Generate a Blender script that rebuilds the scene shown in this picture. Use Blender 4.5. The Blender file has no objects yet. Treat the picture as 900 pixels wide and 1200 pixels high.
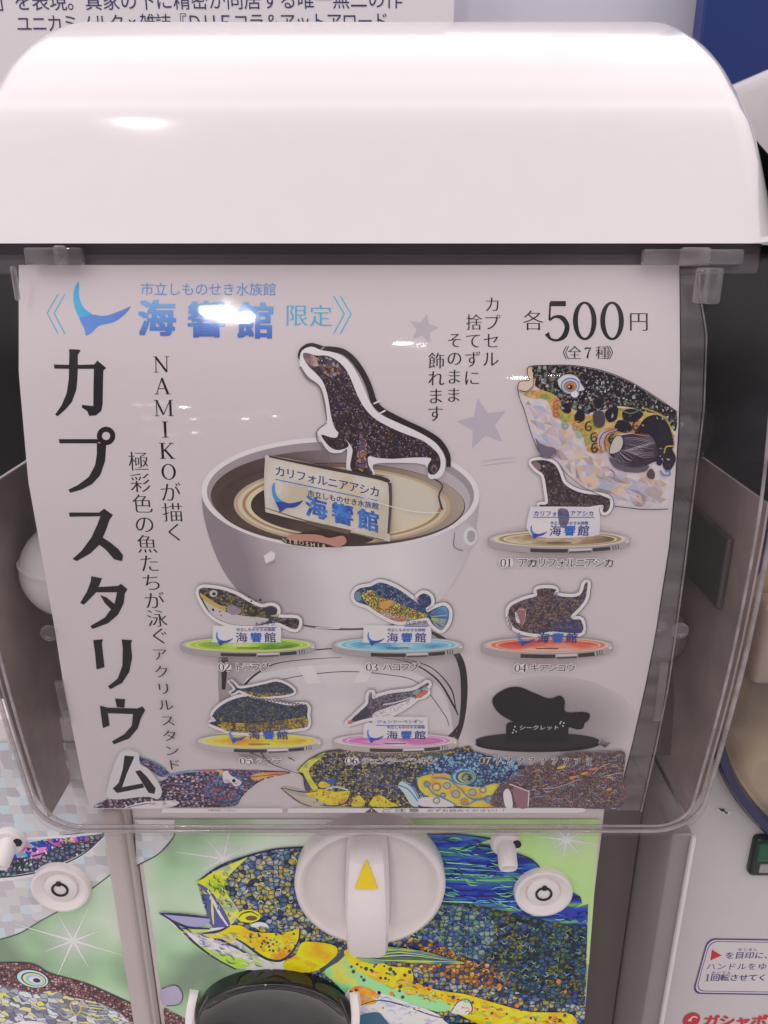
import bpy, bmesh, math, random
from mathutils import Vector
from mathutils.geometry import tessellate_polygon
random.seed(7)
S = bpy.context.scene
COL = S.collection
R = math.radians
XC_ = -.0065
ZC = 0.55                                   # camera height above the stand
PIT = R(20.0); CP, SP = math.cos(PIT), math.sin(PIT)

# ------------------------------------------------------------------ camera
cd = bpy.data.cameras.new('camera'); cam = bpy.data.objects.new('camera', cd); COL.objects.link(cam)
cd.sensor_fit = 'HORIZONTAL'; cd.angle = 2*math.atan(0.5); cd.clip_start = 0.01; cd.clip_end = 50
cam.location = (0, 0, ZC); cam.rotation_euler = (R(90)-PIT, 0, 0)
S.camera = cam
# ------------------------------------------------------------------ world: pale indoor surroundings
w = bpy.data.worlds.new('World'); S.world = w; w.use_nodes = True
nt = w.node_tree; bg = nt.nodes['Background']
tc = nt.nodes.new('ShaderNodeTexCoord'); sx = nt.nodes.new('ShaderNodeSeparateXYZ'); rp = nt.nodes.new('ShaderNodeValToRGB')
mr = nt.nodes.new('ShaderNodeMapRange'); mr.inputs['From Min'].default_value = -1
nt.links.new(tc.outputs['Generated'], sx.inputs[0]); nt.links.new(sx.outputs['Z'], mr.inputs['Value'])
nt.links.new(mr.outputs[0], rp.inputs[0]); nt.links.new(rp.outputs[0], bg.inputs[0])
PK = (1, .925, .94)
rp.color_ramp.elements[0].color = (.42, .372, .362, 1); rp.color_ramp.elements[1].color = tuple(1.15*c for c in PK)+(1,)
for p_, k_ in ((.40, .44), (.52, .58), (.70, .76), (.80, 1.30), (.90, 1.62)):
    e = rp.color_ramp.elements.new(p_); e.color = tuple(k_*c for c in PK)+(1,)
# the person taking the photograph darkens the surroundings straight in front of the machine
dt = nt.nodes.new('ShaderNodeVectorMath'); dt.operation = 'DOT_PRODUCT'; dt.inputs[1].default_value = Vector((0, -.95, .31)).normalized()
nm_ = nt.nodes.new('ShaderNodeVectorMath'); nm_.operation = 'NORMALIZE'
nt.links.new(tc.outputs['Generated'], nm_.inputs[0]); nt.links.new(nm_.outputs[0], dt.inputs[0])
sm = nt.nodes.new('ShaderNodeMapRange'); sm.interpolation_type = 'SMOOTHSTEP'
sm.inputs['From Min'].default_value = .80; sm.inputs['From Max'].default_value = .94; sm.inputs['To Min'].default_value = 1; sm.inputs['To Max'].default_value = .20
nt.links.new(dt.outputs['Value'], sm.inputs['Value'])
mu_ = nt.nodes.new('ShaderNodeMix'); mu_.data_type = 'RGBA'; mu_.blend_type = 'MULTIPLY'; mu_.inputs[0].default_value = 1
nt.links.new(rp.outputs[0], mu_.inputs[6]); nt.links.new(sm.outputs[0], mu_.inputs[7]); nt.links.new(mu_.outputs[2], bg.inputs[0])
bg.inputs[1].default_value = 1.22
# ------------------------------------------------------------------ lamps
def area(name, loc, size, power, target, col=(1, .95, .95), size_y=None, shape='DISK'):
    l = bpy.data.lights.new(name, 'AREA'); l.shape = 'RECTANGLE' if size_y else shape; l.size = size
    if size_y: l.size_y = size_y
    l.energy = power; l.color = col
    o = bpy.data.objects.new(name, l); COL.objects.link(o)
    o.location = (loc[0], loc[1], loc[2]+ZC)
    d = Vector(target)-Vector(loc); o.rotation_euler = d.to_track_quat('-Z', 'Y').to_euler()
    return o
LAMP_H = 1.55
S.view_settings.view_transform = 'Standard'; S.view_settings.look = 'None'
S.view_settings.exposure = 0.0; S.view_settings.gamma = 1
S.cycles.transparent_max_bounces = 32; S.cycles.max_bounces = 8
S.cycles.use_denoising = True

# ------------------------------------------------------------------ helpers: colour and materials
def lin(c):
    c = c/255.0
    return c/12.92 if c <= .04045 else ((c+.055)/1.055)**2.4
def rgb(r, g, b): return (lin(r), lin(g), lin(b), 1)
W_TOP = (198, 183, 187)
def pc(r, g, b, wh=W_TOP, alb=.75):
    """printed ink colour: the seen colour relative to the seen paper white"""
    return tuple(min(.9, max(.006, alb*lin(x)/lin(y))) for x, y in zip((r, g, b), wh))+(1,)
MC = {}
def base_mat(name):
    m = bpy.data.materials.new(name); m.use_nodes = True
    return m, m.node_tree, m.node_tree.nodes['Principled BSDF']
def mat(name, col, rough=.5, spec=.5, metal=0, coat=0, bump=0, bscale=300, mottle=0):
    if name in MC: return MC[name]
    m, t, b = base_mat(name)
    b.inputs['Base Color'].default_value = col; b.inputs['Roughness'].default_value = rough
    b.inputs['Specular IOR Level'].default_value = spec; b.inputs['Metallic'].default_value = metal
    b.inputs['Coat Weight'].default_value = coat
    if bump or mottle:
        co = t.nodes.new('ShaderNodeTexCoord'); n = t.nodes.new('ShaderNodeTexNoise'); n.inputs['Scale'].default_value = bscale
        n.inputs['Detail'].default_value = 5
        t.links.new(co.outputs['Object'], n.inputs['Vector'])
        if bump:
            bp = t.nodes.new('ShaderNodeBump'); bp.inputs['Strength'].default_value = bump; bp.inputs['Distance'].default_value = .0004
            t.links.new(n.outputs['Fac'], bp.inputs['Height']); t.links.new(bp.outputs[0], b.inputs['Normal'])
        if mottle:
            n2 = t.nodes.new('ShaderNodeTexNoise'); n2.inputs['Scale'].default_value = bscale*.12; n2.inputs['Detail'].default_value = 6
            t.links.new(co.outputs['Object'], n2.inputs['Vector'])
            r2 = t.nodes.new('ShaderNodeValToRGB'); r2.color_ramp.elements[0].position = .3; r2.color_ramp.elements[1].position = .7
            r2.color_ramp.elements[0].color = tuple(c*(1-mottle) for c in col[:3])+(1,); r2.color_ramp.elements[1].color = col
            t.links.new(n2.outputs['Fac'], r2.inputs[0]); t.links.new(r2.outputs[0], b.inputs['Base Color'])
    MC[name] = m
    return m
def ink(r, g, b, wh=W_TOP):
    n = 'ink_%d_%d_%d_%d' % (r, g, b, wh[0])
    return mat(n, pc(r, g, b, wh), .45, .25)
def clear(name, tint=(.95, .94, .95), rough=.03, strength=1.0, ior=1.49, film=0.0, streak=0):
    """clear thin plastic: see-through with Fresnel gloss; film is a faint milky veil of scratches and dust"""
    if name in MC: return MC[name]
    m, t, b = base_mat(name); t.nodes.remove(b)
    out = t.nodes['Material Output']
    tr = t.nodes.new('ShaderNodeBsdfTransparent'); tr.inputs[0].default_value = tint+(1,)
    gl = t.nodes.new('ShaderNodeBsdfGlossy'); gl.inputs['Roughness'].default_value = rough
    ge = t.nodes.new('ShaderNodeNewGeometry'); dp = t.nodes.new('ShaderNodeVectorMath'); dp.operation = 'DOT_PRODUCT'
    t.links.new(ge.outputs['Normal'], dp.inputs[0]); t.links.new(ge.outputs['Incoming'], dp.inputs[1])
    f0 = ((ior-1)/(ior+1))**2; prev = dp.outputs['Value']      # Schlick's Fresnel, the same from both sides of the thin wall
    for op, v in (('ABSOLUTE', 0), ('SUBTRACT', 1), ('POWER', 5), ('MULTIPLY_ADD', 1-f0)):
        q = t.nodes.new('ShaderNodeMath'); q.operation = op
        if op == 'SUBTRACT': q.inputs[0].default_value = 1; t.links.new(prev, q.inputs[1])
        else:
            t.links.new(prev, q.inputs[0])
            if op != 'ABSOLUTE': q.inputs[1].default_value = v
            if op == 'MULTIPLY_ADD': q.inputs[2].default_value = f0
        prev = q.outputs[0]
    fr = q
    mu = t.nodes.new('ShaderNodeMath'); mu.operation = 'MULTIPLY'; mu.inputs[1].default_value = strength; mu.use_clamp = True
    mx = t.nodes.new('ShaderNodeMixShader')
    t.links.new(fr.outputs[0], mu.inputs[0]); t.links.new(mu.outputs[0], mx.inputs[0])
    t.links.new(tr.outputs[0], mx.inputs[1]); t.links.new(gl.outputs[0], mx.inputs[2])
    last = mx
    if film:
        df = t.nodes.new('ShaderNodeBsdfDiffuse'); df.inputs[0].default_value = (.75, .70, .71, 1)
        co = t.nodes.new('ShaderNodeTexCoord'); mp = t.nodes.new('ShaderNodeMapping'); mp.inputs['Scale'].default_value = (30, 30, 120)
        n = t.nodes.new('ShaderNodeTexNoise'); n.inputs['Scale'].default_value = 1.0; n.inputs['Detail'].default_value = 8
        r = t.nodes.new('ShaderNodeMapRange'); r.inputs['From Min'].default_value = .35; r.inputs['From Max'].default_value = .8
        r.inputs['To Min'].default_value = film*.35; r.inputs['To Max'].default_value = film*1.6
        t.links.new(co.outputs['Object'], mp.inputs[0]); t.links.new(mp.outputs[0], n.inputs['Vector']); t.links.new(n.outputs['Fac'], r.inputs[0])
        m2 = t.nodes.new('ShaderNodeMixShader'); t.links.new(r.outputs[0], m2.inputs[0])
        t.links.new(last.outputs[0], m2.inputs[1]); t.links.new(df.outputs[0], m2.inputs[2]); last = m2
    if streak:
        co = t.nodes.new('ShaderNodeTexCoord'); n = t.nodes.new('ShaderNodeTexNoise'); n.inputs['Scale'].default_value = streak
        bp = t.nodes.new('ShaderNodeBump'); bp.inputs['Strength'].default_value = .25; bp.inputs['Distance'].default_value = .002
        t.links.new(co.outputs['Object'], n.inputs['Vector']); t.links.new(n.outputs['Fac'], bp.inputs['Height'])
        t.links.new(bp.outputs[0], gl.inputs['Normal'])
    t.links.new(last.outputs[0], out.inputs[0])
    MC[name] = m
    return m
def mosaic(name, cols, scale, wh=W_TOP, edge=(30, 25, 35), ew=.08, mode='cell', dot=.32, stretch=(1, 1), rand=1.0, patch=None, pscale=60, rot=0, rough=.4, wobble=.5, bead=0):
    """printed artwork of small coloured cells (mode cell) or dots on a ground (mode dots); colours given as seen"""
    if name in MC: return MC[name]
    m, t, b = base_mat(name); N = t.nodes.new; L = t.links.new
    b.inputs['Roughness'].default_value = rough; b.inputs['Specular IOR Level'].default_value = .3
    co = N('ShaderNodeTexCoord'); sp = N('ShaderNodeSeparateXYZ'); cb = N('ShaderNodeCombineXYZ')
    L(co.outputs['Object'], sp.inputs[0]); L(sp.outputs['X'], cb.inputs['X']); L(sp.outputs['Z'], cb.inputs['Y'])
    mp = N('ShaderNodeMapping'); mp.inputs['Rotation'].default_value = (0, 0, rot)
    L(cb.outputs[0], mp.inputs[0])
    nz = N('ShaderNodeTexNoise'); nz.noise_dimensions = '2D'; nz.inputs['Scale'].default_value = scale*.9; nz.inputs['Detail'].default_value = 1
    L(mp.outputs[0], nz.inputs['Vector'])
    wob = N('ShaderNodeMixRGB'); wob.blend_type = 'LINEAR_LIGHT'; wob.inputs[0].default_value = wobble/scale
    L(mp.outputs[0], wob.inputs[1]); L(nz.outputs['Color'], wob.inputs[2])
    m3 = N('ShaderNodeMapping'); m3.inputs['Scale'].default_value = (stretch[0], stretch[1], 1); L(wob.outputs[0], m3.inputs[0])
    v = N('ShaderNodeTexVoronoi'); v.voronoi_dimensions = '2D'; v.inputs['Scale'].default_value = scale; v.inputs['Randomness'].default_value = rand
    L(m3.outputs[0], v.inputs['Vector'])
    s2 = N('ShaderNodeSeparateColor'); L(v.outputs['Color'], s2.inputs[0])
    rp = N('ShaderNodeValToRGB'); rp.color_ramp.interpolation = 'CONSTANT'
    el = rp.color_ramp.elements
    while len(el) > 1: el.remove(el[-1])
    for i, c in enumerate(cols):
        x = el[0] if i == 0 else el.new(i/len(cols))
        x.position = i/len(cols); x.color = pc(*c, wh=wh)
    val = s2.outputs[0]
    if patch:      # drifts the choice of colour over larger patches
        n = N('ShaderNodeTexNoise'); n.inputs['Scale'].default_value = pscale; L(cb.outputs[0], n.inputs['Vector'])
        mm = N('ShaderNodeMath'); mm.operation = 'MULTIPLY_ADD'; mm.inputs[1].default_value = 1-patch
        k = N('ShaderNodeMapRange'); k.inputs['From Min'].default_value = .3; k.inputs['From Max'].default_value = .7; k.inputs['To Max'].default_value = patch
        L(n.outputs['Fac'], k.inputs[0]); L(val, mm.inputs[0]); L(k.outputs[0], mm.inputs[2]); val = mm.outputs[0]
    L(val, rp.inputs[0])
    mx = N('ShaderNodeMix'); mx.data_type = 'RGBA'
    if mode == 'cell':
        ve = N('ShaderNodeTexVoronoi'); ve.voronoi_dimensions = '2D'; ve.feature = 'DISTANCE_TO_EDGE'; ve.inputs['Scale'].default_value = scale
        ve.inputs['Randomness'].default_value = rand
        L(m3.outputs[0], ve.inputs['Vector'])
        c = N('ShaderNodeMath'); c.operation = 'LESS_THAN'; c.inputs[1].default_value = ew; L(ve.outputs['Distance'], c.inputs[0])
    else:
        c = N('ShaderNodeMath'); c.operation = 'GREATER_THAN'; L(v.outputs['Distance'], c.inputs[0])
        d = N('ShaderNodeMath'); d.operation = 'MULTIPLY_ADD'; d.inputs[1].default_value = dot; d.inputs[2].default_value = dot*.35
        L(s2.outputs[1], d.inputs[0]); L(d.outputs[0], c.inputs[1])
    cout = rp.outputs[0]
    if bead:        # each bead drawn with a pale middle and an inked rim
        k2 = N('ShaderNodeMapRange'); k2.inputs['From Max'].default_value = .65; k2.inputs['To Min'].default_value = 1+bead*.5; k2.inputs['To Max'].default_value = 1-bead
        L(v.outputs['Distance'], k2.inputs[0])
        mb = N('ShaderNodeMix'); mb.data_type = 'RGBA'; mb.blend_type = 'MULTIPLY'; mb.inputs[0].default_value = 1
        L(cout, mb.inputs[6]); L(k2.outputs[0], mb.inputs[7]); cout = mb.outputs[2]
    L(c.outputs[0], mx.inputs[0]); L(cout, mx.inputs[6]); mx.inputs[7].default_value = pc(*edge, wh=wh)
    L(mx.outputs[2], b.inputs['Base Color'])
    MC[name] = m
    return m
def blend(name, stops, scale=40, wh=W_TOP, stretch=(1, 1), rot=0, detail=4, grad=None, rough=.45, distort=0):
    """printed soft colour drift: noise (or a straight gradient x0,z0 -> x1,z1 in metres) through a ramp"""
    if name in MC: return MC[name]
    m, t, b = base_mat(name); N = t.nodes.new; L = t.links.new
    b.inputs['Roughness'].default_value = rough; b.inputs['Specular IOR Level'].default_value = .3
    co = N('ShaderNodeTexCoord'); sp = N('ShaderNodeSeparateXYZ'); cb = N('ShaderNodeCombineXYZ')
    L(co.outputs['Object'], sp.inputs[0]); L(sp.outputs['X'], cb.inputs['X']); L(sp.outputs['Z'], cb.inputs['Y'])
    rp = N('ShaderNodeValToRGB'); el = rp.color_ramp.elements
    while len(el) > 1: el.remove(el[-1])
    for i, (p, c) in enumerate(stops):
        x = el[0] if i == 0 else el.new(p)
        x.position = p; x.color = pc(*c, wh=wh)
    mp = N('ShaderNodeMapping'); mp.inputs['Rotation'].default_value = (0, 0, rot); L(cb.outputs[0], mp.inputs[0])
    m3 = N('ShaderNodeMapping'); m3.inputs['Scale'].default_value = (stretch[0], stretch[1], 1); L(mp.outputs[0], m3.inputs[0])
    n = N('ShaderNodeTexNoise'); n.noise_dimensions = '2D'; n.inputs['Scale'].default_value = scale; n.inputs['Detail'].default_value = detail
    n.inputs['Distortion'].default_value = distort
    L(m3.outputs[0], n.inputs['Vector'])
    k = N('ShaderNodeMapRange'); k.inputs['From Min'].default_value = .3; k.inputs['From Max'].default_value = .7
    L(n.outputs['Fac'], k.inputs[0]); L(k.outputs[0], rp.inputs[0])
    if grad:
        x0, z0, x1, z1, nz = grad; x0 -= XC_; x1 -= XC_; z0 += .12; z1 += .12     # seen from the poster's own origin
        dx, dz = x1-x0, z1-z0; q = dx*dx+dz*dz
        a = N('ShaderNodeMath'); a.operation = 'MULTIPLY_ADD'; a.inputs[1].default_value = dx/q; a.inputs[2].default_value = -(x0*dx+z0*dz)/q
        L(sp.outputs['X'], a.inputs[0])
        c = N('ShaderNodeMath'); c.operation = 'MULTIPLY_ADD'; c.inputs[1].default_value = dz/q; L(sp.outputs['Z'], c.inputs[0]); L(a.outputs[0], c.inputs[2])
        d = N('ShaderNodeMath'); d.operation = 'MULTIPLY_ADD'; d.inputs[1].default_value = nz; L(n.outputs['Fac'], d.inputs[0])
        ee = N('ShaderNodeMath'); ee.operation = 'ADD'; ee.inputs[1].default_value = -nz*.5; L(c.outputs[0], ee.inputs[0]); L(ee.outputs[0], d.inputs[2])
        L(d.outputs[0], rp.inputs[0])
    L(rp.outputs[0], b.inputs['Base Color'])
    MC[name] = m
    return m

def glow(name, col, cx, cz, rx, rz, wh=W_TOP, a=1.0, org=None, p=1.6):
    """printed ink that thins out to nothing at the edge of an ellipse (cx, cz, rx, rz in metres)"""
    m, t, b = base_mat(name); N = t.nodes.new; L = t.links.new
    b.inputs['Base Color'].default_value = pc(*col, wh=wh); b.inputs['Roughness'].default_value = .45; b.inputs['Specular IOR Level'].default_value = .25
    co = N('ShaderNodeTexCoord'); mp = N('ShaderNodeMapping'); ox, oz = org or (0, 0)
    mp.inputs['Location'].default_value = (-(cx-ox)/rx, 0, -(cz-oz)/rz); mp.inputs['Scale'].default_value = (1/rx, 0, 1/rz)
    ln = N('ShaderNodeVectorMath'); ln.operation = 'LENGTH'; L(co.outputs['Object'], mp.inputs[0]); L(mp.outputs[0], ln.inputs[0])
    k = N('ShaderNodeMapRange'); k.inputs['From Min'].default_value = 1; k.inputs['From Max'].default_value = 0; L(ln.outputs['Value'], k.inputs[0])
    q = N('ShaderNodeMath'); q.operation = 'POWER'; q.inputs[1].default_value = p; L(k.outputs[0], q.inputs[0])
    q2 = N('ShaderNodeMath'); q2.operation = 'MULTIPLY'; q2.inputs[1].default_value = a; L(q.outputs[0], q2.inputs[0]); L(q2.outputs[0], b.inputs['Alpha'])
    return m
# ------------------------------------------------------------------ helpers: objects
def thing(name, label, cat, loc=(0, 0, 0), group=None):
    o = bpy.data.objects.new(name, None); COL.objects.link(o); o.empty_display_size = .02
    o.location = (loc[0], loc[1], loc[2]+ZC); o['label'] = label; o['category'] = cat
    if group: o['group'] = group
    return o
def tag(o, label, cat, group=None):
    o['label'] = label; o['category'] = cat
    if group: o['group'] = group
    return o
def root_of(p):
    x = Vector((0, 0, 0))
    while p: x = x+p.location; p = p.parent
    return x
def link(name, bm, mats, parent=None, smooth=False, origin=None):
    """bm holds camera-relative metres; becomes one mesh object"""
    me = bpy.data.meshes.new(name)
    off = Vector((0, 0, ZC))
    org = root_of(parent) if parent else Vector(origin or (0, 0, 0))+(off if origin else Vector((0, 0, 0)))
    for v in bm.verts: v.co = v.co+off-org
    bm.to_mesh(me); bm.free()
    for m in (mats if isinstance(mats, (list, tuple)) else [mats]): me.materials.append(m)
    if smooth is True:
        for p in me.polygons: p.use_smooth = True
    elif smooth:
        me.polygons.foreach_set('use_smooth', [True]*len(me.polygons)); me.set_sharp_from_angle(angle=smooth)
    o = bpy.data.objects.new(name, me); COL.objects.link(o)
    if parent: o.parent = parent
    elif origin: o.location = org
    return o
def box(bm, x0, x1, y0, y1, z0, z1, bev=0, seg=3, rot=None):
    r = bmesh.ops.create_cube(bm, size=1)
    vs = r['verts']; c = Vector(((x0+x1)/2, (y0+y1)/2, (z0+z1)/2))
    for v in vs: v.co = Vector((v.co.x*(x1-x0), v.co.y*(y1-y0), v.co.z*(z1-z0)))
    if bev:
        es = list({e for v in vs for e in v.link_edges})
        r = bmesh.ops.bevel(bm, geom=es, offset=bev, segments=seg, affect='EDGES', profile=.5)
        vs = list({v for f in r['faces'] for v in f.verts} | {v for v in vs if v.is_valid})
    for v in vs:
        p = v.co.copy()
        if rot: p.rotate(rot)
        v.co = p+c
    return vs
def lathe(bm, prof, c, axis=Vector((0, -1, 0)), n=64, mi=0):
    """prof: list of (radius, height along axis) turned about the axis through c"""
    a = Vector(axis).normalized(); q = Vector((0, 0, 1)).rotation_difference(a)
    rings = []
    for r, h in prof:
        if r <= 1e-6: rings.append([bm.verts.new(Vector(c)+a*h)])
        else: rings.append([bm.verts.new(Vector(c)+q @ Vector((r*math.cos(2*math.pi*i/n), r*math.sin(2*math.pi*i/n), h))) for i in range(n)])
    for A, B in zip(rings, rings[1:]):
        for i in range(n):
            j = (i+1) % n
            if len(A) == 1 and len(B) == 1: continue
            if len(A) == 1: f = bm.faces.new((A[0], B[i], B[j]))
            elif len(B) == 1: f = bm.faces.new((A[i], B[0], A[j]))
            else: f = bm.faces.new((A[i], B[i], B[j], A[j]))
            f.material_index = mi
    bmesh.ops.recalc_face_normals(bm, faces=bm.faces)
def ray(px, py):
    dx, dy = (px-450)/900, (600-py)/900
    return Vector((dx, CP+dy*SP, -SP+dy*CP))
def cat(p0, p1, p2, p3, t):
    return .5*((2*p1)+(-p0+p2)*t+(2*p0-5*p1+4*p2-p3)*t*t+(-p0+3*p1-3*p2+p3)*t**3)
def spl(pts, n=5, closed=True):
    P = [Vector((a, b)) for a, b in pts]; out = []; N = len(P)
    rng = range(N) if closed else range(N-1)
    for i in rng:
        if closed: a, b, c, d = P[i-1], P[i], P[(i+1) % N], P[(i+2) % N]
        else: a, b, c, d = P[max(i-1, 0)], P[i], P[i+1], P[min(i+2, N-1)]
        for k in range(n): out.append(tuple(cat(a, b, c, d, k/n)))
    if not closed: out.append(tuple(P[-1]))
    return out
def ell(cx, cy, rx, ry, n=40, a0=0, a1=360, rot=0):
    out = []
    c, s = math.cos(R(rot)), math.sin(R(rot))
    full = abs(a1-a0) >= 360
    for i in range(n if full else n+1):
        a = R(a0+(a1-a0)*i/n); x, y = rx*math.cos(a), ry*math.sin(a)
        out.append((cx+x*c-y*s, cy+x*s+y*c))
    return out
def Z(x0, y0, s):
    return lambda *pts: [(x0+a/s, y0+b/s) for a, b in pts]
def inside(p, poly):
    x, y = p; r = False; j = len(poly)-1
    for i in range(len(poly)):
        xi, yi = poly[i]; xj, yj = poly[j]
        if (yi > y) != (yj > y) and x < (xj-xi)*(y-yi)/(yj-yi)+xi: r = not r
        j = i
    return r

# ------------------------------------------------------------------ curved front profile of the case: depth y against height z
PROF = [(.004, .2693), (-.0101, .2624), (-.0429, .2501), (-.0773, .2437), (-.1004, .2424), (-.1349, .2434), (-.1561, .2450), (-.1857, .2488), (-.2209, .2545), (-.245, .2590)]
def gprof(z):
    P = PROF
    if z >= P[0][0]: k = 0
    else:
        k = len(P)-2
        for i in range(len(P)-1):
            if P[i][0] >= z >= P[i+1][0]: k = i; break
    z0, y0 = P[k]; z1, y1 = P[k+1]
    def sl(i):
        a, b = max(i-1, 0), min(i+1, len(P)-1)
        return (P[b][1]-P[a][1])/(P[b][0]-P[a][0])
    h = z1-z0; t = (z-z0)/h; m0, m1 = sl(k)*h, sl(k+1)*h
    return (2*t**3-3*t*t+1)*y0+(t**3-2*t*t+t)*m0+(-2*t**3+3*t*t)*y1+(t**3-t*t)*m1

class Curved:
    """the bent display sheet: u = x, v = -(length down along the profile)"""
    NB = 60
    def __init__(s):
        zs = [.0-.245*i/s.NB for i in range(s.NB+1)]
        s.P = [(z, gprof(z)) for z in zs]; s.S = [0]
        for a, b in zip(s.P, s.P[1:]): s.S.append(s.S[-1]+math.hypot(b[0]-a[0], b[1]-a[1]))
        s.Nrm = []
        for i in range(len(s.P)):
            a, b = s.P[max(i-1, 0)], s.P[min(i+1, s.NB)]
            dz, dy = b[0]-a[0], b[1]-a[1]; l = math.hypot(dz, dy)
            s.Nrm.append((dz/l, -dy/l))   # (ny, nz): faces the viewer
        s.breaks = [-x for x in s.S]
    def uvd(s, px, py):
        d = ray(px, py); lo, hi = .15, .5
        f = lambda t: t*d.y-s.yat(t*d.z)
        for _ in range(34):
            m = (lo+hi)/2
            if f(m) > 0: hi = m
            else: lo = m
        t = (lo+hi)/2; z = t*d.z
        i = min(max(int(-z/.245*s.NB), 0), s.NB-1)
        q = (z-s.P[i][0])/(s.P[i+1][0]-s.P[i][0])
        return t*d.x, -(s.S[i]+q*(s.S[i+1]-s.S[i])), t
    def yat(s, z):
        i = min(max(int(-z/.245*s.NB), 0), s.NB-1)
        q = (z-s.P[i][0])/(s.P[i+1][0]-s.P[i][0])
        return s.P[i][1]+q*(s.P[i+1][1]-s.P[i][1])
    def pos(s, u, v, h):
        L = -v
        i = 0
        lo, hi = 0, s.NB-1
        while lo < hi:
            m = (lo+hi+1)//2
            if s.S[m] <= L: lo = m
            else: hi = m-1
        i = lo
        q = (L-s.S[i])/(s.S[i+1]-s.S[i])
        lerp = lambda a, b: a+(b-a)*q
        z, y = lerp(s.P[i][0], s.P[i+1][0]), lerp(s.P[i][1], s.P[i+1][1])
        ny, nz = lerp(s.Nrm[i][0], s.Nrm[i+1][0]), lerp(s.Nrm[i][1], s.Nrm[i+1][1])
        return Vector((u, y+ny*h, z+nz*h))
class Flat:
    """upright plane y = Y facing the viewer: u = x, v = z"""
    breaks = []
    def __init__(s, Y): s.Y = Y
    def uvd(s, px, py):
        d = ray(px, py); t = s.Y/d.y
        return t*d.x, t*d.z, t
    def pos(s, u, v, h): return Vector((u, s.Y-h, v))

# ------------------------------------------------------------------ glyphs from Blender's own fonts
GC = {}
def glyph(ch, off=0.0):
    k = (ch, off)
    if k not in GC:
        c = bpy.data.curves.new('t', 'FONT'); c.body = ch; c.size = 1; c.resolution_u = 4; c.offset = off; c.fill_mode = 'FRONT'
        o = bpy.data.objects.new('t', c); COL.objects.link(o)
        dg = bpy.context.evaluated_depsgraph_get(); dg.update()
        me = bpy.data.meshes.new_from_object(o.evaluated_get(dg))
        vs = [(v.co.x, v.co.y) for v in me.vertices]; fs = [list(p.vertices) for p in me.polygons]
        bpy.data.objects.remove(o); bpy.data.curves.remove(c); bpy.data.meshes.remove(me)
        GC[k] = (vs, fs)
    return GC[k]
# serif digits and capitals drawn as pen strokes in a unit box (x right, y up): (points, widths)
def pen_paths():
    T, H = .045, .10
    return {
     '0': [('ring', .26, .37, .235, .37, H, T)], 'O': [('ring', .37, .37, .33, .37, .11, .04)],
     '1': [([(.08, .62), (.18, .66), (.26, .73)], [T*.6, T, T]), ([(.26, .74), (.26, .01)], [H, H]), ([(.1, .015), (.42, .015)], [.035, .035])],
     '2': [([(.07, .55), (.10, .66), (.24, .73), (.40, .66), (.42, .53), (.32, .36), (.16, .18), (.05, .03)], [.09, .05, T, .09, H, .1, .07, .05]), ([(.05, .035), (.45, .035)], [.08, .08]), ([(.45, .03), (.47, .16)], [.06, .03])],
     '3': [([(.07, .60), (.14, .71), (.26, .73), (.39, .66), (.40, .54), (.30, .42), (.18, .39)], [.09, .05, T, .09, .12, .06, T]), ([(.2, .39), (.34, .36), (.44, .22), (.38, .07), (.24, .01), (.10, .04), (.05, .14)], [T, .07, H, .09, T, T, .09])],
     '4': [([(.36, .74), (.36, .0)], [.11, .11]), ([(.36, .72), (.03, .22)], [T, T]), ([(.03, .21), (.5, .21)], [.05, .05])],
     '5': [([(.12, .70), (.43, .70)], [.1, .1]), ([(.12, .72), (.10, .38)], [T*.8, T*.8]), ([(.10, .38), (.22, .45), (.36, .42), (.45, .27), (.40, .09), (.26, .0), (.12, .03), (.05, .13)], [T, T, .09, H, .1, T, T, .1])],
     '6': [('ring', .26, .23, .21, .24, .12, T), ([(.40, .72), (.24, .66), (.10, .45), (.06, .24)], [T, .07, .11, .12])],
     '7': [([(.05, .69), (.46, .69)], [.09, .09]), ([(.45, .68), (.30, .40), (.22, .0)], [.05, .08, .13]), ([(.06, .70), (.05, .58)], [.04, .04])],
     'N': [([(.12, .72), (.12, .02)], [.045, .045]), ([(.10, .72), (.62, .02)], [.10, .10]), ([(.62, .72), (.62, .02)], [.045, .045]), ([(.0, .72), (.14, .72)], [.03, .03]), ([(.52, .72), (.73, .72)], [.03, .03]), ([(.02, .015), (.22, .015)], [.03, .03])],
     'A': [([(.36, .74), (.10, .02)], [.045, .045]), ([(.35, .74), (.62, .02)], [.11, .11]), ([(.2, .26), (.52, .26)], [.035, .035]), ([(.01, .015), (.21, .015)], [.03, .03]), ([(.5, .015), (.74, .015)], [.03, .03])],
     'M': [([(.12, .72), (.12, .02)], [.045, .045]), ([(.12, .72), (.42, .06)], [.10, .09]), ([(.74, .72), (.42, .06)], [.04, .04]), ([(.75, .72), (.75, .02)], [.11, .11]), ([(.0, .72), (.16, .72)], [.03, .03]), ([(.70, .72), (.87, .72)], [.03, .03]), ([(.02, .015), (.22, .015)], [.03, .03]), ([(.64, .015), (.88, .015)], [.03, .03])],
     'I': [([(.2, .72), (.2, .02)], [.12, .12]), ([(.06, .72), (.34, .72)], [.03, .03]), ([(.06, .015), (.34, .015)], [.03, .03])],
     'K': [([(.16, .72), (.16, .02)], [.12, .12]), ([(.58, .71), (.2, .36)], [.045, .045]), ([(.27, .42), (.60, .02)], [.1, .1]), ([(.02, .72), (.3, .72)], [.03, .03]), ([(.46, .72), (.68, .72)], [.03, .03]), ([(.02, .015), (.3, .015)], [.03, .03]), ([(.5, .015), (.72, .015)], [.03, .03])],
    }
PEN = pen_paths()
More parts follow.
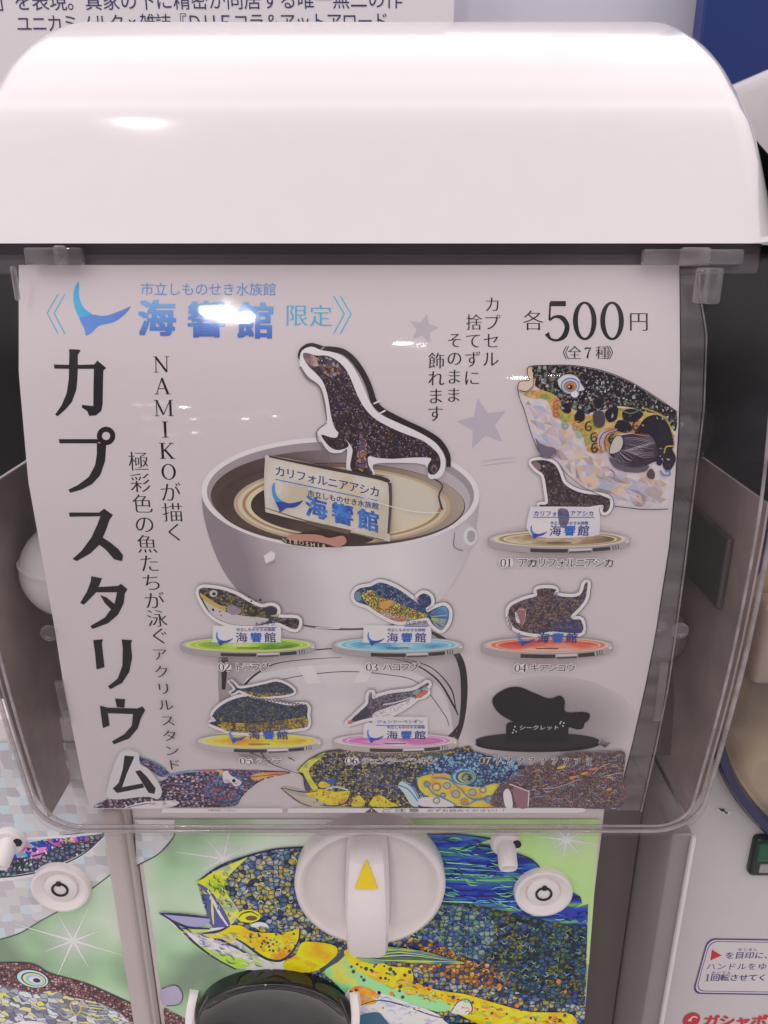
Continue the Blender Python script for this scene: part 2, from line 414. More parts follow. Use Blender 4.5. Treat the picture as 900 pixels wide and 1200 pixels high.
PENW = {c: .53 for c in '0123456789'}; PENW.update(N=.73, A=.74, M=.88, I=.40, K=.72, O=.74)

class Art:
    """collects flat printed shapes on a sheet, each a hair above the last, and links them as ONE mesh"""
    STEP = 1.0e-5
    def __init__(s, sheet, h0=0.0001):
        s.sh = sheet; s.h = h0; s.bm = bmesh.new(); s.mats = []
    def mi(s, m):
        if m not in s.mats: s.mats.append(m)
        return s.mats.index(m)
    def up(s, n=1): s.h += s.STEP*n
    def uvfaces(s, vs, fs, m, dh=0):
        i = s.mi(m); B = [s.bm.verts.new((a, b, s.h+dh)) for a, b in vs]
        for f in fs:
            try: s.bm.faces.new([B[k] for k in f]).material_index = i
            except ValueError: pass
    def poly(s, pts, m, holes=(), up=True):
        loops = [pts]+list(holes)
        V = [s.sh.uvd(*p)[:2] for l in loops for p in l]
        tri = tessellate_polygon([[Vector((a, -b, 0)) for a, b in l] for l in loops])
        s.uvfaces(V, tri, m)
        if up: s.up()
        return s
    def blob(s, pts, m, n=5, **k): return s.poly(spl(pts, n), m, **k)
    def ring(s, outer, inner, m): return s.poly(outer, m, holes=[inner])
    def brush(s, pts, wd, m, n=6, closed=False, up=True, smooth=True):
        P = spl(pts, n, closed) if smooth else list(pts)
        if not closed and len(P) < 2: return s
        K = len(P)
        def w(i):
            if not isinstance(wd, (list, tuple)): return wd
            t = i/(K-1)*(len(wd)-1); j = min(int(t), len(wd)-2)
            return wd[j]+(wd[j+1]-wd[j])*(t-j)
        A = []; Bq = []
        for i in range(K):
            if closed: a, b = P[i-1], P[(i+1) % K]
            else: a, b = P[max(i-1, 0)], P[min(i+1, K-1)]
            dx, dy = b[0]-a[0], b[1]-a[1]; l = math.hypot(dx, dy) or 1
            nx, ny = -dy/l*w(i)/2, dx/l*w(i)/2
            A.append((P[i][0]+nx, P[i][1]+ny)); Bq.append((P[i][0]-nx, P[i][1]-ny))
        V = [s.sh.uvd(*p)[:2] for p in A+Bq]
        F = [(i, (i+1) % K, K+(i+1) % K, K+i) for i in range(K if closed else K-1)]
        s.uvfaces(V, F, m)
        if up: s.up()
        return s
    def line(s, pts, wd, m, **k): return s.brush(pts, wd, m, smooth=False, **k)
    def dots(s, L, m, n=10):
        for cx, cy, r in L: s.poly(ell(cx, cy, r, r, n), m, up=False)
        s.up(); return s
    def put(s, ch, c, ex, ey, m, off=0, shift=0, dh=0, sy=0):
        """one character: c = centre in uv, ex / ey = the em's right and up vectors in uv"""
        if ch in PEN and off == 0:
            w_ = PENW[ch]
            tr = lambda x, y: (c[0]+(x-w_/2)*ex[0]+(y-.37)*ey[0], c[1]+(x-w_/2)*ex[1]+(y-.37)*ey[1])
            for st in PEN[ch]:
                if st[0] == 'ring':
                    _, cx, cy, rx, ry, hw, tw = st; n = 40
                    o = [(cx+rx*math.cos(6.28318*i/n), cy+ry*math.sin(6.28318*i/n)) for i in range(n)]
                    q = [(cx+(rx-hw)*math.cos(6.28318*i/n), cy+(ry-tw)*math.sin(6.28318*i/n)) for i in range(n)]
                    s.uvfaces([tr(*p) for p in o+q], [(i, (i+1) % n, n+(i+1) % n, n+i) for i in range(n)], m, dh)
                else:
                    P, wd = st; Q = spl(P, 8, False) if len(P) > 2 else P; K = len(Q); V1 = []; V2 = []
                    for i in range(K):
                        a, b = Q[max(i-1, 0)], Q[min(i+1, K-1)]; dx, dy = b[0]-a[0], b[1]-a[1]; l = math.hypot(dx, dy) or 1
                        t = i/(K-1)*(len(wd)-1); j = min(int(t), len(wd)-2); ww = wd[j]+(wd[j+1]-wd[j])*(t-j)
                        V1.append(tr(Q[i][0]-dy/l*ww/2, Q[i][1]+dx/l*ww/2)); V2.append(tr(Q[i][0]+dy/l*ww/2, Q[i][1]-dx/l*ww/2))
                    s.uvfaces(V1+V2, [(i, i+1, K+i+1, K+i) for i in range(K-1)], m, dh)
                dh += .3e-5
            return
        vs, fs = glyph(ch, off)
        if not vs: return
        if ord(ch) < 0x2000:
            xs = [v[0] for v in vs]; cx = (min(xs)+max(xs))/2
        else: cx = .5
        s.uvfaces([(c[0]+(x-cx+shift)*ex[0]+(y-.36+sy)*ey[0], c[1]+(x-cx+shift)*ex[1]+(y-.36+sy)*ey[1]) for x, y in vs], fs, m, dh)
    def text(s, st, p0, p1, em, m, style='gothic', rot=False, halo=None, hw=.07, ey_k=1.0, ex_k=1.0, pitch=None, skew=0):
        """characters from centre p0 to centre p1 (pixels on the sheet); em in pixels across"""
        a, b = s.sh.uvd(*p0), s.sh.uvd(*p1); n = len(st)
        cs = []
        for i in range(n):
            t = 0 if n == 1 else (i/(n-1) if pitch is None else pitch[i])
            u, v, d = a[0]+(b[0]-a[0])*t, a[1]+(b[1]-a[1])*t, a[2]+(b[2]-a[2])*t
            k = em*d/900
            if rot:
                dx, dy = b[0]-a[0], b[1]-a[1]; l = math.hypot(dx, dy); ex = (dx/l*k, dy/l*k); ey = (skew*k, k)
            else: ex, ey = (k, 0), (0, k)
            cs.append(((u, v), (ex[0]*ex_k, ex[1]*ex_k), (ey[0]*ey_k, ey[1]*ey_k)))
        if halo:
            for i, (c, ex, ey) in enumerate(cs):
                if st[i] in PEN:
                    w_ = PENW[st[i]]
                    vs = [(c[0]+ex[0]*x, c[1]+ey[1]*y) for x, y in [((w_/2+.06)*math.cos(q*.3927), .46*math.sin(q*.3927)) for q in range(16)]]
                    s.uvfaces(vs, [list(range(16))], halo, dh=(i % 2)*.3e-5)
                else: s.put(st[i], c, ex, ey, halo, off=hw, dh=(i % 2)*.3e-5)
            s.up(1)
        for i, (c, ex, ey) in enumerate(cs):
            ch = st[i]
            if ch == ' ' or ch == '\u3000': continue
            if style == 'mincho':
                for j, sh in enumerate((-.018, 0, .018)):
                    if ch in PEN:
                        if j == 0: s.put(ch, c, ex, ey, m)
                    else: s.put(ch, c, ex, ey, m, off=-.017 if em > 16 else .002, shift=sh, dh=j*.25e-5)
            elif style in ('bold', 'heavy'):
                q = .016 if style == 'bold' else .036
                for j, (ax_, ay_) in enumerate(((-q, -q*.6), (q, -q*.6), (-q, q*.6), (q, q*.6), (0, 0))):
                    if style == 'heavy' or j in (0, 3): s.put(ch, c, ex, ey, m, shift=ax_, sy=ay_, dh=j*.2e-5)
            elif style == 'thin': s.put(ch, c, ex, ey, m, off=-.018)
            else: s.put(ch, c, ex, ey, m)
        s.up(2); return s
    def facets(s, poly, mats, size, jit=.35, keep=1.0, seed=1):
        """a patchwork of small triangles inside an outline"""
        rr = random.Random(seed); xs = [p[0] for p in poly]; ys = [p[1] for p in poly]
        nx, ny = int((max(xs)-min(xs))/size)+2, int((max(ys)-min(ys))/size)+2
        G = [[(min(xs)+(i-.5+(j % 2)*.5)*size+rr.uniform(-jit, jit)*size, min(ys)+(j-.5)*size+rr.uniform(-jit, jit)*size) for i in range(nx+1)] for j in range(ny+1)]
        for j in range(ny):
            for i in range(nx):
                q = (G[j][i], G[j][i+1], G[j+1][i+1], G[j+1][i])
                for t in ((q[0], q[1], q[2]), (q[0], q[2], q[3])):
                    if rr.random() < keep and all(inside(p, poly) for p in t):
                        s.uvfaces([s.sh.uvd(*p)[:2] for p in t], [(0, 1, 2)], rr.choice(mats))
        s.up(); return s
    def scribble(s, poly, n, ln, mats, wd=.9, ang=None, curl=.5, seed=3):
        """short hand-drawn pen strokes and ringlets scattered inside an outline"""
        rr = random.Random(seed); xs = [p[0] for p in poly]; ys = [p[1] for p in poly]; k = t = 0
        while k < n and t < n*12:
            t += 1; x, y = rr.uniform(min(xs), max(xs)), rr.uniform(min(ys), max(ys))
            if not inside((x, y), poly): continue
            q = (R(ang)+rr.uniform(-.35, .35)) if ang is not None else rr.uniform(0, 6.283); l = ln*rr.uniform(.5, 1.3); c = curl*l*rr.choice((-1, 1))
            p = [(x, y), (x+math.cos(q)*l*.5-math.sin(q)*c, y+(math.sin(q)*l*.5+math.cos(q)*c)*.8), (x+math.cos(q)*l, y+math.sin(q)*l*.8)]
            if all(inside(v, poly) for v in p):
                h0 = s.h; s.h += (k % 5)*.2e-5; s.brush(p, [wd*.3, wd, wd*.3], rr.choice(mats), n=4, up=False); s.h = h0; k += 1
        s.up(2); return s
    def obj(s, name, parent=None, origin=None):
        bm = s.bm
        if s.sh.breaks and bm.verts:
            vmin = min(v.co.y for v in bm.verts); vmax = max(v.co.y for v in bm.verts)
            for b in s.sh.breaks:
                if vmin < b < vmax:
                    bmesh.ops.bisect_plane(bm, geom=bm.verts[:]+bm.edges[:]+bm.faces[:], plane_co=(0, b, 0), plane_no=(0, 1, 0), dist=1e-9)
        for v in bm.verts: v.co = s.sh.pos(v.co.x, v.co.y, v.co.z)
        for f in bm.faces:
            f.normal_update()
            if f.normal.y > 0: f.normal_flip()
        return link(name, bm, s.mats, parent, origin=origin)

# small ceiling lamps placed where their mirror images show on the glossy roof and cover
def mirror_lamp(px, py, P, n, size, power, sy=None, h=LAMP_H):
    d = ray(px, py).normalized(); n = Vector(n).normalized(); r = d-2*d.dot(n)*n
    t = h/r.z; loc = P+r*t
    return area('ceiling_downlight', tuple(loc), size, power, tuple(P), (1, .98, .96), size_y=sy)
CUR = Curved()
for px, py, sz, sy_, pw in ((255, 372, .10, .085, 3.2), (184, 505, .16, .035, .7), (169, 475, .12, .03, .6), (182, 489, .10, .02, .3), (258, 489, .09, .025, .45), (207, 536, .16, .02, .3), (156, 527, .10, .02, .2), (480, 402, .09, .03, .4), (645, 441, .13, .035, 1.2), (300, 486, .05, .02, .2)):
    u, v, d = CUR.uvd(px, py); P = CUR.pos(u, v, 0.003); Q = CUR.pos(u, v, 0.02)
    mirror_lamp(px, py, P, Q-P, sz, pw*1.7, sy_)

# ================================================================== materials shared by the machines
WHITE = mat('white_plastic', (.65, .612, .624, 1), .14, .5, coat=.25, bump=.02, bscale=900, mottle=.02)
NEIGH = mat('white_abs_cool', (.66, .62, .625, 1), .32, .5, bump=.03, bscale=1200, mottle=.03)
WHITE2 = mat('white_abs', (.86, .80, .79, 1), .32, .5, bump=.03, bscale=1200, mottle=.03)
GREYP = mat('grey_plastic', (.22, .20, .205, 1), .3, .5, bump=.03, bscale=1200, mottle=.06)
DARK = mat('dark_interior', (.022, .022, .026, 1), .35, .4)
NAVY = mat('navy_plastic', (.035, .035, .10, 1), .25, .5)
CLEAR = clear('clear_cover_plastic', (.978, .966, .970), .035, .42, 1.49, film=.003)
CLEAR2 = clear('clear_tab_plastic', (.86, .84, .86), .06, 1.6, 1.55, film=.12)
FILM = clear('clear_film', (.985, .98, .983), .06, .35, 1.45, film=.003, streak=35)
BLACK = mat('black_rubber', (.012, .012, .013, 1), .45)

# ================================================================== the wall and boards behind
bm = bmesh.new(); box(bm, -1.2, 1.4, .90, .93, -.55, .40)
o = link('wall', bm, mat('pale_wall', rgb(226, 224, 236), .6, mottle=.04, bscale=40)); o['kind'] = 'structure'
o['label'] = 'pale blue grey wall behind the capsule machine'
YB = Flat(.82)
def bpx(px, py, Y): d = ray(px, py); t = Y/d.y; return t*d.x, t*d.z
sg = thing('info_board', 'white board with navy text behind the machine roof', 'sign', (-.2, .82, .2))
x1, _ = bpx(532, 20, .82)
bm = bmesh.new(); box(bm, -.62, x1, .8203, .832, -.1, .38, .001, 1); link('board', bm, mat('board_white', (.86, .82, .85, 1), .35, mottle=.02, bscale=60), sg)
a = Art(YB); tx = mat('navy_lettering', rgb(48, 56, 104), .5)
a.text('一色」を表現。真家の下に精密が同居する唯一無二の作', (-36, 2), (462, -1), 21, tx)
a.text('ユニカミノルタ×雑誌『ＤＵＥコラ＆アットアロード', (28, 28), (446, 25), 19.5, tx)
a.obj('lettering', sg)
xb, _ = bpx(815, 40, .86)
bm = bmesh.new(); box(bm, xb, .95, .845, .87, -.2, .39, .002, 2)
tag(link('blue_panel', bm, mat('royal_blue_panel', rgb(32, 54, 124), .35, mottle=.05, bscale=60), origin=(xb+.2, .86, .1)), 'royal blue panel behind the right end of the roof', 'panel')

# ================================================================== the main capsule machine
XC = -.0065; YP = .285                      # centre line, lower front panel plane
mach = thing('capsule_machine', 'white roofed capsule vending machine with clear curved front holding the poster', 'vending machine', (XC, .3, -.5))

# roof: one solid shell with rounded ends
RP = [(-.0016, .2580), (-.0004, .2590), (.033, .2865), (.0438, .299), (.0522, .3106), (.0615, .3246), (.0708, .3429), (.0799, .3664), (.0868, .390), (.0905, .415), (.0925, .45), (.0928, .50)]
def roof(bm, xa, xb, prof, r, yback, zbot, zoff=0, yoff=0):
    P = spl(prof, 6, False); K = len(P); N = []
    for i in range(K):
        a, b = P[max(i-1, 0)], P[min(i+1, K-1)]; dz, dy = b[0]-a[0], b[1]-a[1]; l = math.hypot(dz, dy)
        N.append((dy/l, -dz/l))              # (nz, ny) outward: up and to the viewer
    st = []
    for k in range(9):
        q = R(90*k/8); st.append((xa+r*(1-math.sin(q)), r*(1-math.cos(q))))
    st = [(xa+r*(1-math.cos(R(90*k/8))), r*(1-math.sin(R(90*k/8)))) for k in range(9)]
    st += [(xb-(x-xa), i) for x, i in reversed(st)]
    rows = []
    for x, ins in st:
        row = [bm.verts.new((x, P[i][1]-N[i][1]*ins+yoff, P[i][0]-N[i][0]*ins+zoff)) for i in range(K)]
        row.append(bm.verts.new((x, yback, P[-1][0]-ins+zoff))); row.append(bm.verts.new((x, yback, zbot+zoff)))
        row.append(bm.verts.new((x, P[0][1]+.004+ins+yoff, zbot+zoff)))
        rows.append(row)
    for A, B in zip(rows, rows[1:]):
        for i in range(len(A)):
            j = (i+1) % len(A); bm.faces.new((A[i], A[j], B[j], B[i]))
    bm.faces.new(rows[0]); bm.faces.new(rows[-1][::-1])
    bmesh.ops.recalc_face_normals(bm, faces=bm.faces)
bm = bmesh.new(); roof(bm, -.1432, .1300, RP, .013, .56, -.0019)
link('roof', bm, WHITE, mach, smooth=R(50))
# downlight close to the boards; its mirror image is the small lens-shaped glint on the roof
_d = ray(135, 147); _P = None
for _k in range(4000):
    _q = _d*(.22+_k*.00005)
    for (z0, y0), (z1, y1) in zip(RP, RP[1:]):
        if z0 <= _q.z <= z1 and _q.y >= y0+(y1-y0)*(_q.z-z0)/(z1-z0): _P = _q; _n = Vector((0, -(z1-z0), (y1-y0))); break
    if _P: break
_n = Vector((0, -.0108-.036*.25, .0125+.027*.25)); mirror_lamp(135, 147, _P, _n, .028, .32, None, .75)
# highlight lamp for the long streak on the right end of the roof
area('ceiling_strip_light', (0.95, 2.1, 1.55), .10, 8, (.09, .36, .07), (1, .98, .97), size_y=.7)

# clear cover: curved front, rounded lower corners and sides
def cover(bm, hw, zt, zb, RC, r, out, yback, flip=False):
    def outline(ins):
        L = []
        for i in range(41): L.append((hw-ins, zt+(zb+RC-zt)*i/40.0))
        for i in range(1, 11):
            q = R(90*i/10); L.append((hw-RC+(RC-ins)*math.cos(q), zb+RC-(RC-ins)*math.sin(q)))
        return L
    rings = []
    for k in range(8):
        q = R(90*k/7); ins = r*(1-math.sin(q)); dep = r*(1-math.cos(q))
        rings.append([(x, gprof(z)-out+dep, z) for x, z in outline(ins)])
    rings.append([(x, max(yback, gprof(z)-out+r+.002), z) for x, z in outline(0)])
    VR = [[bm.verts.new((XC+x, y, z)) for x, y, z in g] for g in rings]
    VL = [[bm.verts.new((XC-x, y, z)) for x, y, z in g] for g in rings]
    for V in (VR, VL):
        for A, B in zip(V, V[1:]):
            for i in range(len(A)-1): bm.faces.new((A[i], A[i+1], B[i+1], B[i]))
    for A, B in zip(zip(VR, VL), zip(VR[1:], VL[1:])):      # bottom run between the corners
        bm.faces.new((A[0][-1], B[0][-1], B[1][-1], A[1][-1]))
    for i in range(len(VR[0])-1): bm.faces.new((VR[0][i], VL[0][i], VL[0][i+1], VR[0][i+1]))
    return VR, VL
bm = bmesh.new()
OR, OL = cover(bm, .1395, -.0022, -.2395, .019, .0075, .0042, .335)
IR, IL = cover(bm, .1372, -.0022, -.2372, .0167, .0055, .0019, .335)
for O, I in ((OR, IR), (OL, IL)):
    for i in range(len(O[-1])-1): bm.faces.new((O[-1][i], O[-1][i+1], I[-1][i+1], I[-1][i]))
    for k in range(len(O)-1): bm.faces.new((O[k][0], O[k+1][0], I[k+1][0], I[k][0]))
bm.faces.new((OR[0][0], OL[0][0], IL[0][0], IR[0][0]))
bmesh.ops.recalc_face_normals(bm, faces=bm.faces)
case = link('clear_cover', bm, CLEAR, mach, smooth=R(40))
# pins, clips and hinge tabs moulded on the cover
def cbox(px0, py0, px1, py1, Y, dep, bm, bev=.0008, tilt=0):
    a, b = bpx(px0, py0, Y), bpx(px1, py1, Y)
    box(bm, min(a[0], b[0]), max(a[0], b[0]), Y, Y+dep, min(a[1], b[1]), max(a[1], b[1]), bev, 2)
bm = bmesh.new(); cbox(26, 290, 96, 311, .2556, .004, bm); cbox(60, 288, 78, 310, .2540, .003, bm); link('hinge_tab', bm, CLEAR2, case, R(40))
bm = bmesh.new(); cbox(756, 292, 871, 311, .2556, .004, bm); cbox(800, 290, 832, 312, .2540, .003, bm); link('hinge_tab', bm, CLEAR2, case, R(40))
bm = bmesh.new(); cbox(10, 312, 21, 353, .2506, .003, bm); link('latch_tab', bm, CLEAR2, case, R(40))
bm = bmesh.new(); cbox(819, 314, 829, 356, .2506, .003, bm); cbox(831, 314, 844, 357, .2500, .003, bm); link('latch_tab', bm, CLEAR2, case, R(40))
for px, py in ((62, 736), (793, 733)):
    u, v, d = CUR.uvd(px, py); P = CUR.pos(u, v, .0034)
    bm = bmesh.new(); lathe(bm, [(.0030, -.0004), (.0030, .0003), (.0026, .0006), (.0018, .0006), (.0014, .0001), (0, .0001)], P, (0, -1, 0), 28)
    link('mould_pin', bm, CLEAR2, case, R(40))
for pts in (((70, 797), (80, 845)), ((777, 775), (769, 842))):
    (xa, ya), (xb_, yb_) = pts
    ca, cb_ = CUR.uvd(xa, ya), CUR.uvd(xb_, yb_); bm = bmesh.new(); rows = []
    for i in range(7):
        t = i/6; u, v = ca[0]+(cb_[0]-ca[0])*t, ca[1]+(cb_[1]-ca[1])*t
        rows.append([bm.verts.new(CUR.pos(u+du, v, h)) for du, h in ((-.0014, .0001), (-.0014, .0014), (.0014, .0014), (.0014, .0001))])
    for A, B in zip(rows, rows[1:]):
        for j in range(3): bm.faces.new((A[j], A[j+1], B[j+1], B[j]))
    bm.faces.new(rows[0]); bm.faces.new(rows[-1])
    link('card_clip', bm, CLEAR2, case, R(40))

# inside of the capsule chamber
bm = bmesh.new(); box(bm, XC-.1355, XC+.1355, .412, .42, -.21, -.0022, .001, 1); link('chamber_back', bm, mat('chamber_back_dark', (.03, .03, .034, 1), .3, mottle=.3, bscale=200), mach)
bm = bmesh.new(); box(bm, XC-.1362, XC+.1300, .2650, .2760, -.0130, -.0006, .001, 2); link('header_rail', bm, mat('rail_plum', (.095, .076, .108, 1), .18, mottle=.3, bscale=250), mach)
bm = bmesh.new()                             # smoky hopper: sloping floor, then a front wall down behind the poster
V = [bm.verts.new(p) for x in (XC-.1356, XC+.1356) for p in ((x, .410, -.085), (x, .335, -.140), (x, .305, -.172), (x, .292, -.196), (x, .288, -.2215))]
for k in range(4): bm.faces.new((V[k], V[k+1], V[k+6], V[k+5]))
bmesh.ops.solidify(bm, geom=bm.faces[:], thickness=.002); bmesh.ops.recalc_face_normals(bm, faces=bm.faces)
link('hopper', bm, mat('hopper_smoky', (.30, .235, .225, 1), .38, mottle=.22, bscale=160), mach, R(60))
def liner(nm, sx_, zs_, m, yb=.412):
    bm = bmesh.new(); pts = [(yb, zs_[0])]+[(gprof(z)+.0015 if z > -.222 else gprof(z)+.006, z) for z in zs_]+[(yb, zs_[-1])]
    A_ = [bm.verts.new((XC+sx_*.1366, y, z)) for y, z in pts]; B_ = [bm.verts.new((XC+sx_*.1358, y, z)) for y, z in pts]
    bm.faces.new(A_); bm.faces.new(B_[::-1])
    for k in range(len(pts)): bm.faces.new((A_[k], A_[k-1], B_[k-1], B_[k]))
    bmesh.ops.recalc_face_normals(bm, faces=bm.faces); link(nm, bm, m, mach)
SMK = mat('liner_smoky', (.52, .425, .40, 1), .26, mottle=.4, bscale=260)
ZL = [-.086, -.10, -.12, -.14, -.16, -.18, -.20, -.215, -.228, -.234]
for sx_ in (-1, 1): liner('hopper_side', sx_, ZL, SMK, .335)
LDK = mat('liner_dark', (.030, .033, .046, 1), .12, mottle=.7, bscale=400, bump=.15)  # blotches put varied reflections into the upper liner's colour
for sx_ in (-1, 1): liner('chamber_side', sx_, [-.004, -.02, -.04, -.06, -.085], LDK)
bm = bmesh.new(); box(bm, XC+.1330, XC+.1357, .262, .330, -.135, -.106, .001, 2); link('side_block', bm, mat('block_brown', (.10, .082, .082, 1), .3), mach)  # plain dark brown block on the right side wall
# milky tubes added round the clear cover as its bright edge highlights
def tube(bm, pts, r, n=8):
    rows = []
    for k, p in enumerate(pts):
        a_, b_ = Vector(pts[max(k-1, 0)]), Vector(pts[min(k+1, len(pts)-1)]); t = (b_-a_).normalized()
        u_ = t.cross(Vector((0, 1, 0))); u_ = u_.normalized() if u_.length > 1e-6 else Vector((1, 0, 0)); w_ = t.cross(u_)
        rows.append([bm.verts.new(Vector(p)+u_*r*math.cos(6.28318*i/n)+w_*r*math.sin(6.28318*i/n)) for i in range(n)])
    for A_, B_ in zip(rows, rows[1:]):
        for i in range(n): bm.faces.new((A_[i], A_[(i+1) % n], B_[(i+1) % n], B_[i]))
    bm.faces.new(rows[0]); bm.faces.new(rows[-1][::-1]); bmesh.ops.recalc_face_normals(bm, faces=bm.faces)
def edge_path(hw, zb, RC, out, dy):
    L = [(XC-hw, z) for z in [-.0025-.006*i for i in range(37)] if z > zb+RC]
    L += [(XC-hw+RC-RC*math.cos(R(9*i)), zb+RC-RC*math.sin(R(9*i))) for i in range(11)]
    L = L+[(2*XC-x, z) for x, z in reversed(L)]
    return [(x, gprof(z)-out+dy, z) for x, z in L]
bm = bmesh.new(); tube(bm, edge_path(.1392, -.2392, .0187, .0042, .0070), .0009)
link('edge_highlight_bead', bm, clear('bead_highlight', (.80, .78, .80), .10, 3.0, 1.6, film=.42), case, True)
bm = bmesh.new(); tube(bm, edge_path(.1330, -.2335, .0135, .0012, .0016), .0006)
link('inner_highlight_bead', bm, clear('bead_highlight', (.80, .78, .80), .10, 3.0, 1.6, film=.42), case, True)

# body under the cover: board, frame, pillars
xl, _ = bpx(157, 980, YP); xr, _ = bpx(706, 980, YP)
body = None
bm = bmesh.new(); box(bm, xl, xr, YP+.0006, YP+.016, -.50, -.2405, .001, 2)
board = link('front_board', bm, WHITE2, mach)
bm = bmesh.new(); box(bm, -.156, .140, .34, .44, -.53, -.246, .004, 2); link('body', bm, GREYP, mach)
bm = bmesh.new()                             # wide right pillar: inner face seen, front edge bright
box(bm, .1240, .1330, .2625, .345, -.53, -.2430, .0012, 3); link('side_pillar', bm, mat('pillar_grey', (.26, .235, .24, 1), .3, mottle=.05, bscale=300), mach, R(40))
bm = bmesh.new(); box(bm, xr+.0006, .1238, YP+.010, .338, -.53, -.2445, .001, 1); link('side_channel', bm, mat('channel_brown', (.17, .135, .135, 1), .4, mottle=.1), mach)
bm = bmesh.new()                             # narrow divider pillar with a groove
box(bm, .1318, .1336, .2605, .2630, -.53, -.2434, .0006, 2); link('pillar_edge_highlight', bm, NEIGH, mach, R(40)); bm = bmesh.new()  # pale strip added as the highlight along the right pillar's front edge
box(bm, -.1278, -.1190, .2775, .30, -.53, -.2445, .0022, 4); box(bm, -.1196, xl-.0004, .2810, .30, -.53, -.2445, .0008, 2)
link('divider_pillar', bm, mat('pillar_white', (.56, .49, .475, 1), .3, mottle=.05, bscale=300), mach, R(40))

# ---- card art on the front board
PANEL = Flat(YP)
WP = (176, 162, 160); WPC = (162, 149, 147)
def C(r, g, b): return mat('card_%d_%d_%d' % (r, g, b), pc(r, g, b, WP, .92), .3, .35)
GREEN = blend('card_green', [(0, (100, 108, 90)), (.22, (132, 148, 116)), (.5, (164, 186, 146)), (1, (176, 198, 158))], 9, WPC, detail=3, rough=.3)
GREEN2 = blend('card_lime', [(0, (126, 142, 90)), (.5, (144, 162, 102)), (1, (156, 174, 116))], 20, WPC, rough=.3)
PALE = C(192, 194, 184)
def halo_ink(a, cx, cy, rx, ry, col, wh, org, al=1.0, p=1.6):
    org = org or ((-.24, -.5) if cx < 150 and cy > 960 else (XC, -.5))
    c = a.sh.uvd(cx, cy); r1 = a.sh.uvd(cx+rx, cy); r2 = a.sh.uvd(cx, cy+ry)
    P_ = a.sh.pos(c[0], c[1], 0); Q_ = a.sh.pos(r2[0], r2[1], 0)
    a.poly(ell(cx, cy, rx*1.02, ry*1.02, 40), glow('glow_%d_%d' % (cx, cy), col, P_.x, P_.z, abs(r1[0]-c[0]), abs(Q_.z-P_.z), wh, al, org, p))
def sparkle(a, cx, cy, L, n=8, ph=10, wd=2.6, m=None):
    m = m or PALE
    for i in range(n):
        q = R(ph+360*i/n); l = L*(1, .62, .85, .5)[i % 4]
        a.brush([(cx+math.cos(q)*2, cy+math.sin(q)*1.6), (cx+math.cos(q)*l*.5, cy+math.sin(q)*l*.4), (cx+math.cos(q)*l, cy+math.sin(q)*l*.8)], [wd, wd*.5, .25], m, n=3)
    a.poly(ell(cx, cy, L*.05, L*.04, 20), m)
A = Art(PANEL, .0001)
card = [(160, 960), (703, 960), (682, 1230), (199, 1230)]
A.poly(card, GREEN)
A.poly([(480, 960), (703, 960), (690, 1130), (640, 1120), (520, 1000)], GREEN2)
halo_ink(A, 262, 1006, 46, 36, (190, 196, 184), WP, None, .95)
sparkle(A, 262, 1006, 58)
halo_ink(A, 664, 984, 36, 28, (190, 196, 180), WP, None, .95)
sparkle(A, 664, 984, 40)
zA, zB = Z(180, 970, 3), Z(420, 970, 3)
# tail end of the neighbouring grey fish, upper left, and its fin, lower left
HOLO = mosaic('holo_grey', [(172, 158, 160), (162, 148, 152), (180, 168, 168), (166, 166, 170), (174, 158, 156), (154, 141, 144)], 200, WP, ew=.0, rand=.35, rough=.25, wobble=.15)
A.poly([(158, 960), (205, 960), (203, 980), (186, 1000), (160, 1013)], HOLO)
A.brush([(206, 968), (203, 981), (186, 1000), (160, 1014)], 1.4, C(60, 56, 62))
A.poly([(158, 960), (205, 960), (203, 975), (176, 976)], C(196, 190, 190))
A.blob([(190, 1158), (206, 1154), (214, 1165), (210, 1176), (195, 1178), (189, 1172)], C(140, 122, 138)); A.brush([(190, 1158), (206, 1154), (214, 1165), (210, 1176), (195, 1178)], 1, C(50, 45, 55))
MAROON = mosaic('maroon_scales', [(128, 70, 72), (150, 96, 92), (96, 60, 68), (170, 130, 124), (110, 84, 96), (84, 50, 56)], 620, WP, (46, 36, 42), .10, bead=.42, wobble=.28, rand=.85)
A.blob([(192, 1182), (204, 1186), (222, 1197), (236, 1212), (200, 1212)], MAROON)
# mahi-mahi body
BODYM = mosaic('mahi_mosaic', [(44, 54, 104), (74, 88, 132), (136, 124, 74), (166, 142, 70), (104, 112, 132), (146, 140, 146), (66, 90, 112), (50, 52, 74), (160, 152, 120), (90, 96, 96)], 370, WP, (30, 30, 46), .07, patch=.25, pscale=45, bead=.42, wobble=.28, rand=.85)
DEEPM = mosaic('mahi_deep', [(26, 36, 70), (40, 60, 90), (56, 80, 70), (80, 84, 50), (34, 44, 50), (60, 70, 110), (90, 80, 50), (30, 34, 44)], 380, WP, (20, 24, 38), .07, patch=.35, pscale=40, bead=.42, wobble=.28, rand=.85)
TEALM = mosaic('mahi_teal', [(90, 110, 110), (60, 90, 110), (120, 130, 120), (70, 84, 130), (44, 60, 90), (110, 120, 90)], 390, WP, (30, 38, 50), .07, patch=.2, bead=.42, wobble=.28, rand=.85)
RUSTM = mosaic('mahi_rust', [(170, 110, 50), (150, 90, 40), (60, 60, 90), (120, 80, 50), (190, 140, 60), (40, 46, 90)], 420, WP, (46, 34, 38), .07, bead=.42, wobble=.28, rand=.85)
FINB = blend('fin_blue', [(0, (22, 26, 66)), (.35, (32, 42, 120)), (.55, (44, 66, 150)), (.68, (60, 110, 90)), (.8, (36, 50, 130)), (1, (96, 140, 70))], 30, WP, (.6, 7), -.05, detail=5, rough=.3)
